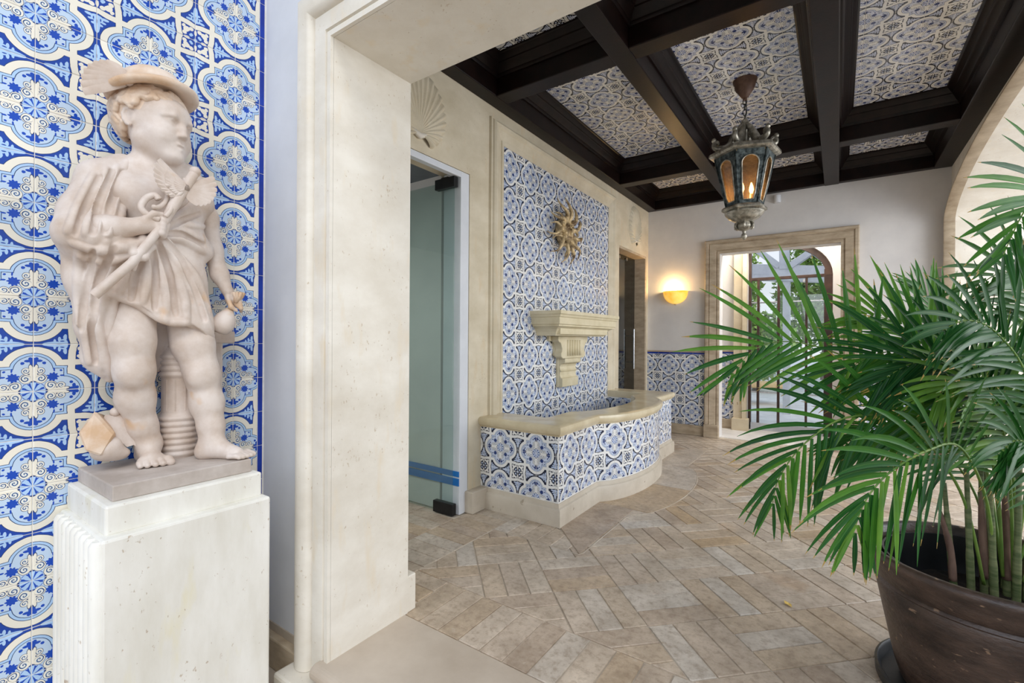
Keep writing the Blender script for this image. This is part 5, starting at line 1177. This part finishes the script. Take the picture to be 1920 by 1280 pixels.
# bound bale behind the legs
bc = P(336, 760, B0 - 0.045); bz0, bz1 = PT - 0.001, P(336, 660, B0 - 0.045).z; prof = [(0.058, bz0)]
for k in range(7): zz = bz0 + 0.012 + 0.022 * k; prof += [(0.059, zz - 0.006), (0.066, zz), (0.066, zz + 0.008), (0.059, zz + 0.013)]
prof += [(0.056, bz0 + 0.17), (0.056, bz1 - 0.10)]
for k in range(4): zz = bz1 - 0.085 + 0.022 * k; prof += [(0.058, zz - 0.006), (0.064, zz), (0.064, zz + 0.008), (0.058, zz + 0.013)]
prof += [(0.05, bz1 + 0.02)]
g = G(); g.lathe(prof, 32, (bc.x, bc.y, 0)); bl = g.build('bale', M['marble'], st, smooth=True, angle=60)
g = G()
for a in (-1.1, -0.55, 0.0, 0.5): c_ = (bc.x + 0.0545 * math.cos(a), bc.y + 0.0545 * math.sin(a)); g.tube([(c_[0], c_[1], bz0 + 0.175), (c_[0], c_[1], bz1 - 0.1)], 0.003, 6)
g.build('stave', M['marble'], bl)
g = G(); q = P(424, 632, B0 - 0.07); g.box((q.x - 0.04, q.y - 0.06, q.z - 0.024), (q.x + 0.03, q.y + 0.022, q.z + 0.024)); g.build('plank_end', M['marble'], st, bevel=0.005)
g = G(); q = P(405, 690, B0 - 0.07); g.box((q.x - 0.05, q.y - 0.05, PT), (q.x + 0.025, q.y + 0.018, q.z + 0.12)); g.build('back_support', M['marble'], st, bevel=0.01)
# broken block and feathered wing beside the right foot
qs = [P(u, v, x) for u, v, x in ((146, 812, -2.0), (178, 770, -2.0), (216, 812, -1.97), (190, 855, -1.96), (160, 846, -1.97), (160, 800, -2.09), (195, 776, -2.09), (222, 820, -2.07), (196, 852, -2.07))]
import bmesh
b = bmesh.new(); [b.verts.new(p) for p in qs]; bmesh.ops.convex_hull(b, input=b.verts); me = bpy.data.meshes.new('rough_block'); b.to_mesh(me); b.free(); me.materials.append(M['marble_warm']); o = linked('rough_block', me, st); md = o.modifiers.new('bevel', 'BEVEL'); md.width = 0.006
rf = Field((-2.145, 0.30, 0.79), (-1.85, 0.62, 0.95), 0.004); rf.ell(P(205, 840, -2.0), (0.035, 0.036, 0.040), 0.01); rf.ell(P(190, 845, -2.0), (0.03, 0.03, 0.03), 0.02); rf.ell(P(222, 850, -2.01), (0.03, 0.032, 0.022), 0.02); rf.S = np.maximum(rf.S, (PT - 0.003 - rf.ax[2])[None, None, :]); rf.mesh('rock', M['marble'], st, 2)
wr = P(216, 772, -2.03); wing(wr, (P(254, 838, -2.0) - wr).normalized(), Vector((0.1, -0.7, -0.7)), 6, 0.150, 0.021, st, span=45)
# ================================================================== POT AND PALM
PC = Vector((0.4256, 2.269, 0.0))
pot = thing('planter_pot', 'large weathered brown clay pot standing on the floor at the right', 'pot', tuple(PC) )
g = G(); g.lathe([(0.2057, 0.022), (0.233, 0.03), (0.2512, 0.09), (0.2737, 0.203), (0.2957, 0.3146), (0.3062, 0.3674), (0.3024, 0.3776), (0.3122, 0.3857), (0.3063, 0.3958), (0.3183, 0.404), (0.3303, 0.4364), (0.3419, 0.4649), (0.3504, 0.4791), (0.3525, 0.4913), (0.3451, 0.5024), (0.328, 0.5045), (0.3152, 0.4953), (0.3088, 0.4669), (0.2994, 0.406), (0.2817, 0.3045), (0.2538, 0.2537)], 72)
g.build('body', M['pot'], pot, smooth=True, angle=50)
g = G(); g.lathe([(0.262, 0.30), (0.274, 0.34), (0.286, 0.455), (0.286, 0.478), (0.279, 0.478), (0.268, 0.40), (0.258, 0.33), (0.24, 0.29)], 56); g.build('liner', M['liner'], pot, smooth=True, angle=50)
bpy.data.objects['liner'].location = (0, 0, 0)
g = G(); rr = random.Random(5); n = 28; vs_ = [(0, 0, 0.345)]
for k in range(1, 7):
    for j in range(n): a = 2 * PI * j / n; r = 0.262 * k / 6; vs_.append((r * math.cos(a), r * math.sin(a), 0.335 + rr.uniform(-0.008, 0.012)))
fs = [(0, 1 + j, 1 + (j + 1) % n) for j in range(n)]
for k in range(5):
    for j in range(n): a = 1 + k * n + j; b = 1 + k * n + (j + 1) % n; fs.append((a, a + n, b + n, b))
g.add(vs_, fs); g.build('soil', M['soil'], pot, smooth=True)
g = G(); g.lathe([(0.205, 0.0), (0.292, 0.0), (0.304, 0.012), (0.306, 0.046), (0.298, 0.050), (0.292, 0.044), (0.284, 0.018), (0.205, 0.021)], 56, tuple(PC))
o = g.build('pot_saucer', M['rubber'], None, smooth=True, angle=50); tag(o, 'black rubber saucer under the large brown clay pot', 'saucer')

def leaf_mat():
    m, nt, b = new_mat('palm_leaflet', 0.42, spec=0.4); V.nt = nt
    oi = nd(nt, 'ObjectInfo'); uvn = nd(nt, 'UVMap'); s = nd(nt, 'SeparateXYZ'); nt.links.new(uvn.outputs[0], s.inputs[0])
    c0 = ramp(nt, oi.outputs['Random'], [(0.0, srgb(26, 74, 34)), (0.4, srgb(42, 100, 38)), (0.8, srgb(80, 140, 42)), (1.0, srgb(118, 162, 58))])
    f = noise(nt, 14, 2, 0.5, 'World'); c1 = mixc(ramp(nt, f, [(0.35, (0, 0, 0, 1)), (0.7, (0.5, 0.5, 0.5, 1))]), c0, srgb(40, 96, 46))
    tip = V.op('GREATER_THAN', V(s.outputs[1]) + (V(noise(nt, 9, 1, 0.5, 'World')) - 0.5) * 0.30, 0.955)
    c2 = mixc(tip, c1, srgb(182, 150, 84))
    rib = V.op('LESS_THAN', vabs(V(s.outputs[0]) - 0.5), 0.035); c3 = mixc(rib * 0.35, c2, srgb(130, 170, 80))
    nt.links.new(c3, b.inputs['Base Color'])
    tr = nd(nt, 'BsdfTranslucent'); hs = nd(nt, 'HueSaturation'); hs.inputs['Value'].default_value = 1.5; nt.links.new(c3, hs.inputs['Color']); nt.links.new(hs.outputs[0], tr.inputs[0])
    mx = nd(nt, 'MixShader'); mx.inputs[0].default_value = 0.28; nt.links.new(b.outputs[0], mx.inputs[1]); nt.links.new(tr.outputs[0], mx.inputs[2]); nt.links.new(mx.outputs[0], nt.nodes['Material Output'].inputs['Surface'])
    return m
M['leaf'] = leaf_mat()
M['rachis'] = noisy('palm_stalk_green', srgb(84, 124, 50), srgb(128, 154, 72), 8, 0.45, bs=0.1)
M['cane'] = noisy('palm_cane', srgb(70, 88, 48), srgb(122, 128, 88), 10, 0.5, bs=0.2, stretch=(1, 1, 6))
M['sheath'] = noisy('dry_palm_sheath', srgb(88, 64, 56), srgb(136, 108, 92), 16, 0.7, bs=0.3, stretch=(1, 1, 0.3))
palm = thing('areca_palm', 'green areca palm with arching fronds growing from the brown clay pot', 'palm', (PC.x, PC.y, 0.335))
PO = Vector((PC.x, PC.y, 0.335)); VIEW = Vector(F_)
leaf_budget = [300]
def leaflet_geo(base, d, nrm, L, w, droop, rng, nseg=6):
    'a narrow folded blade: three points across'
    v, uv = [], []; side = d.cross(nrm).normalized(); p = Vector(base); dirn = d.copy(); st_ = L / nseg
    for i in range(nseg + 1):
        t = i / nseg; ww = w * (0.45 + 1.05 * math.sin(PI * min(1, 0.14 + 0.62 * t))) * (1 - t ** 4) * 0.62 + 0.0006
        up = side.cross(dirn).normalized(); v += [p - side * ww + up * ww * 0.45, p, p + side * ww + up * ww * 0.45]; uv += [(0, t), (0.5, t), (1, t)]
        dirn = (dirn + Vector((0, 0, -1)) * droop * (0.35 + t) / nseg).normalized(); p = p + dirn * st_
    f = []
    for i in range(nseg):
        a = 3 * i; f += [(a, a + 1, a + 4, a + 3), (a + 1, a + 2, a + 5, a + 4)]
    return v, f, uv
def mk_leaf(name, V_, F__, UV, parent):
    me = bpy.data.meshes.new(name); me.from_pydata([tuple(q) for q in V_], [], F__); ul = me.uv_layers.new(name='UVMap')
    ul.data.foreach_set('uv', np.array([UV[i] for p in F__ for i in p], dtype=np.float32).ravel()); me.materials.append(M['leaf']); me.shade_smooth()
    return linked(name, me, parent)
def frond(pts, n=30, Lmax=0.42, w=0.0135, tw=1.0, droop=0.55, start=0.30, seed=0, single=False, lift=0.12, a0=62, a1=24, asym=1.0, r0=0.0068):
    rng = random.Random(seed); C = smooth_pts(pts, 10); C = [c - PO for c in C]; m = len(C)
    g = G(); g.tube(C, [r0 * (1 - 0.82 * i / (m - 1)) for i in range(m)], 7, squash=0.8); fr = g.build('frond', M['rachis'], palm, smooth=True)
    cum = [0.0]
    for a, b in zip(C, C[1:]): cum.append(cum[-1] + (b - a).length)
    def ev(t):
        s = t * cum[-1]
        for i in range(m - 1):
            if s <= cum[i + 1]: q = (s - cum[i]) / max(1e-9, cum[i + 1] - cum[i]); return C[i].lerp(C[i + 1], q), (C[i + 1] - C[i]).normalized()
        return C[-1], (C[-1] - C[-2]).normalized()
    AV, AF, AU = [], [], []
    for k in range(n):
        q = k / (n - 1); t = start + (1 - start) * (q ** 0.92) * 0.995; p, T_ = ev(t)
        nn = (VIEW * -tw + Vector((0, 0, 1)) * (1 - tw)); sd = T_.cross(nn).normalized(); nn = sd.cross(T_).normalized()
        L = Lmax * (0.30 + 0.85 * math.sin(PI * min(1, 0.16 + 0.78 * q)) ** 0.9) * rng.uniform(0.9, 1.08); ang = math.radians(a0 + (a1 - a0) * q ** 0.9)
        for s_ in (-1, 1):
            aa = ang + math.radians(rng.gauss(0, 4)); d = (T_ * math.cos(aa) + sd * s_ * math.sin(aa) + nn * (lift + rng.gauss(0, 0.07))).normalized()
            LL = L * (asym if s_ > 0 else 1.0) * rng.uniform(0.94, 1.05)
            v, f, uv = leaflet_geo(p + sd * s_ * 0.003, d, nn, LL, w * rng.uniform(0.85, 1.12) * (0.75 + 0.5 * min(1, LL / max(Lmax, 1e-3))), droop * rng.uniform(0.6, 1.3), rng)
            if single and leaf_budget[0] > 0: mk_leaf('leaflet', v, f, uv, fr); leaf_budget[0] -= 1
            else: o_ = len(AV); AV += v; AF += [tuple(i + o_ for i in x) for x in f]; AU += uv
    if AV: o = mk_leaf('leaflets', AV, AF, AU, fr); o['kind'] = 'stuff'
    return fr
def pa(*q): return [at(u, v, d) for u, v, d in q]
# fronds that reach to the left, nearest first
frond(pa((1868, 1100, 1.62), (1850, 940, 1.58), (1800, 838, 1.52), (1735, 846, 1.45), (1665, 888, 1.42), (1622, 940, 1.42), (1600, 1000, 1.43)), 23, 0.29, 0.0088, 1.0, 0.75, 0.46, 1, True, 0.12, 66, 20)
frond(pa((1845, 1095, 1.66), (1800, 920, 1.66), (1700, 795, 1.66), (1590, 782, 1.68), (1510, 830, 1.70), (1462, 893, 1.72), (1448, 945, 1.74)), 22, 0.29, 0.0080, 0.95, 0.7, 0.44, 2, True, 0.12, 64, 20)
frond(pa((1860, 1090, 1.72), (1840, 900, 1.76), (1760, 775, 1.82), (1650, 702, 1.88), (1550, 655, 1.94), (1470, 640, 1.98), (1415, 655, 2.0), (1372, 700, 2.0)), 22, 0.29, 0.0091, 1.0, 0.30, 0.46, 3, True, 0.10, 74, 22, 1.34)
frond(pa((1900, 1080, 1.62), (2010, 780, 1.55), (2070, 520, 1.48), (2050, 380, 1.42), (1985, 345, 1.38), (1925, 390, 1.36), (1880, 480, 1.36)), 38, 0.27, 0.0084, 0.95, 0.35, 0.44, 4, True, 0.10, 70, 26)
frond(pa((1880, 1080, 1.68), (1868, 900, 1.68), (1830, 770, 1.68), (1760, 690, 1.68), (1690, 660, 1.70), (1630, 668, 1.72), (1580, 700, 1.74)), 26, 0.30, 0.0084, 0.95, 0.5, 0.42, 17, True, 0.12, 66, 22)
# the mass of foliage in the middle and behind
frond(pa((1880, 1080, 1.75), (1850, 880, 1.80), (1800, 740, 1.84), (1735, 650, 1.88), (1670, 600, 1.92), (1610, 590, 1.95)), 28, 0.32, 0.0080, 1.0, 0.40, 0.38, 5, False, 0.10, 66, 22)
frond(pa((1880, 1080, 1.82), (1860, 860, 1.90), (1825, 720, 1.98), (1780, 630, 2.04), (1745, 570, 2.08), (1720, 535, 2.1)), 26, 0.26, 0.0071, 0.8, 0.4, 0.42, 6, False, 0.12, 58, 20)
frond(pa((1900, 1080, 1.68), (1900, 900, 1.66), (1860, 760, 1.64), (1790, 690, 1.62), (1715, 680, 1.62), (1650, 715, 1.64)), 27, 0.30, 0.0084, 0.9, 0.6, 0.40, 7, False, 0.12, 66, 22)
frond(pa((1870, 1090, 1.78), (1830, 930, 1.84), (1765, 840, 1.90), (1690, 800, 1.96), (1630, 805, 2.0), (1580, 835, 2.02)), 26, 0.28, 0.0076, 0.9, 0.6, 0.42, 8, False, 0.12, 64, 20)
frond(pa((1900, 1080, 1.62), (1930, 860, 1.58), (1925, 710, 1.52), (1870, 625, 1.48), (1815, 600, 1.46), (1765, 620, 1.46)), 27, 0.30, 0.0088, 0.9, 0.55, 0.42, 9, False, 0.12, 64, 22)
frond(pa((1920, 1080, 1.70), (1960, 850, 1.70), (1975, 640, 1.66), (1940, 540, 1.62), (1885, 510, 1.6), (1835, 535, 1.6)), 27, 0.32, 0.0084, 0.9, 0.5, 0.40, 10, False, 0.12, 66, 24)
frond(pa((1910, 1080, 1.82), (1955, 840, 1.95), (1985, 640, 2.05), (1975, 520, 2.12), (1950, 440, 2.18)), 26, 0.30, 0.0080, 0.8, 0.4, 0.38, 11, False, 0.12, 60, 20)
frond(pa((1890, 1085, 1.70), (1880, 920, 1.72), (1840, 830, 1.74), (1785, 785, 1.74), (1720, 785, 1.76), (1675, 815, 1.78)), 26, 0.26, 0.0076, 0.8, 0.6, 0.44, 12, False, 0.12, 62, 20)
frond(pa((1930, 1090, 1.60), (2010, 880, 1.55), (2090, 740, 1.52), (2180, 720, 1.5), (2260, 800, 1.5)), 26, 0.34, 0.0084, 0.6, 0.6, 0.38, 13, False, 0.12, 64, 22)
frond(pa((1930, 1080, 1.70), (2000, 820, 1.78), (2060, 600, 1.86), (2140, 470, 1.92), (2230, 440, 1.98)), 26, 0.36, 0.0084, 0.6, 0.5, 0.36, 14, False, 0.12, 62, 22)
frond(pa((1920, 1090, 1.50), (1960, 960, 1.42), (1955, 860, 1.36), (1910, 825, 1.32), (1870, 850, 1.30)), 22, 0.24, 0.0080, 0.9, 0.7, 0.48, 15, False, 0.12, 62, 22)
frond(pa((1900, 1080, 1.66), (1890, 860, 1.62), (1855, 735, 1.58), (1810, 710, 1.56), (1755, 745, 1.56)), 26, 0.27, 0.0080, 0.7, 0.6, 0.44, 16, False, 0.12, 64, 22)
# canes and dry sheaths
rr = random.Random(21)
for k, (u, v, d, u1, v1, d1_) in enumerate(((1790, 1075, 1.72, 1770, 905, 1.74), (1822, 1085, 1.66, 1812, 880, 1.66), (1846, 1085, 1.70, 1838, 850, 1.74), (1866, 1095, 1.60, 1856, 900, 1.60), (1888, 1090, 1.68, 1885, 830, 1.70), (1905, 1100, 1.58, 1912, 860, 1.58), (1925, 1095, 1.66, 1935, 840, 1.68), (1950, 1100, 1.62, 1968, 850, 1.62), (1858, 1080, 1.78, 1846, 880, 1.82), (1896, 1080, 1.80, 1905, 860, 1.84))):
    a, b = at(u, v, d) - PO, at(u1, v1, d1_) - PO; a.z = min(a.z, -0.01); a.z = -0.02
    r2_ = (a.x ** 2 + a.y ** 2) ** 0.5
    if r2_ > 0.22: a.x *= 0.22 / r2_; a.y *= 0.22 / r2_
    g = G(); g.tube(smooth_pts([a, a.lerp(b, 0.35) + Vector((0, 0, 0.01)), a.lerp(b, 0.7), b]), [0.0115] * 7 + [0.0095] * 6 + [0.0075] * 6, 10); g.build('cane', M['cane'], palm, smooth=True)
    if k % 2 == 0:
        g = G(); c1_, c2_, c3_ = a.lerp(b, 0.15), a.lerp(b, 0.45), a.lerp(b, 0.78) + Vector((rr.uniform(-0.03, 0.01), 0, 0.01)); g.tube(smooth_pts([c1_, c2_, c3_]), [0.018] * 4 + [0.016] * 4 + [0.014, 0.012, 0.009, 0.006, 0.003], 9, squash=0.7); g.build('dry_sheath', M['sheath'], palm, smooth=True)

# a fallen yellow leaf on the pavers
g = G(); c_ = at(1478, 1134, 1.0); c_ = Vector((0, 0, CAM_H)) + ray(1478, 1134) * (CAM_H / -ray(1478, 1134).z)
pts = [(0.0, -0.022, 0.003), (0.010, -0.008, 0.006), (0.012, 0.008, 0.004), (0.0, 0.026, 0.008), (-0.012, 0.008, 0.005), (-0.010, -0.008, 0.007), (0, 0, 0.003)]
g.add(pts, [(0, 1, 6), (1, 2, 6), (2, 3, 6), (3, 4, 6), (4, 5, 6), (5, 0, 6)]); o = g.build('fallen_leaf', noisy('yellow_dry_leaf', srgb(214, 176, 84), srgb(228, 196, 110), 40, 0.7, bs=0.0), None, fix=False, loc=(c_.x, c_.y, 0.001)); o.rotation_euler = (0, 0, 0.8)
md = o.modifiers.new('thick', 'SOLIDIFY'); md.thickness = 0.001
tag(o, 'tiny fallen yellow leaf lying alone on the floor pavers', 'leaf')
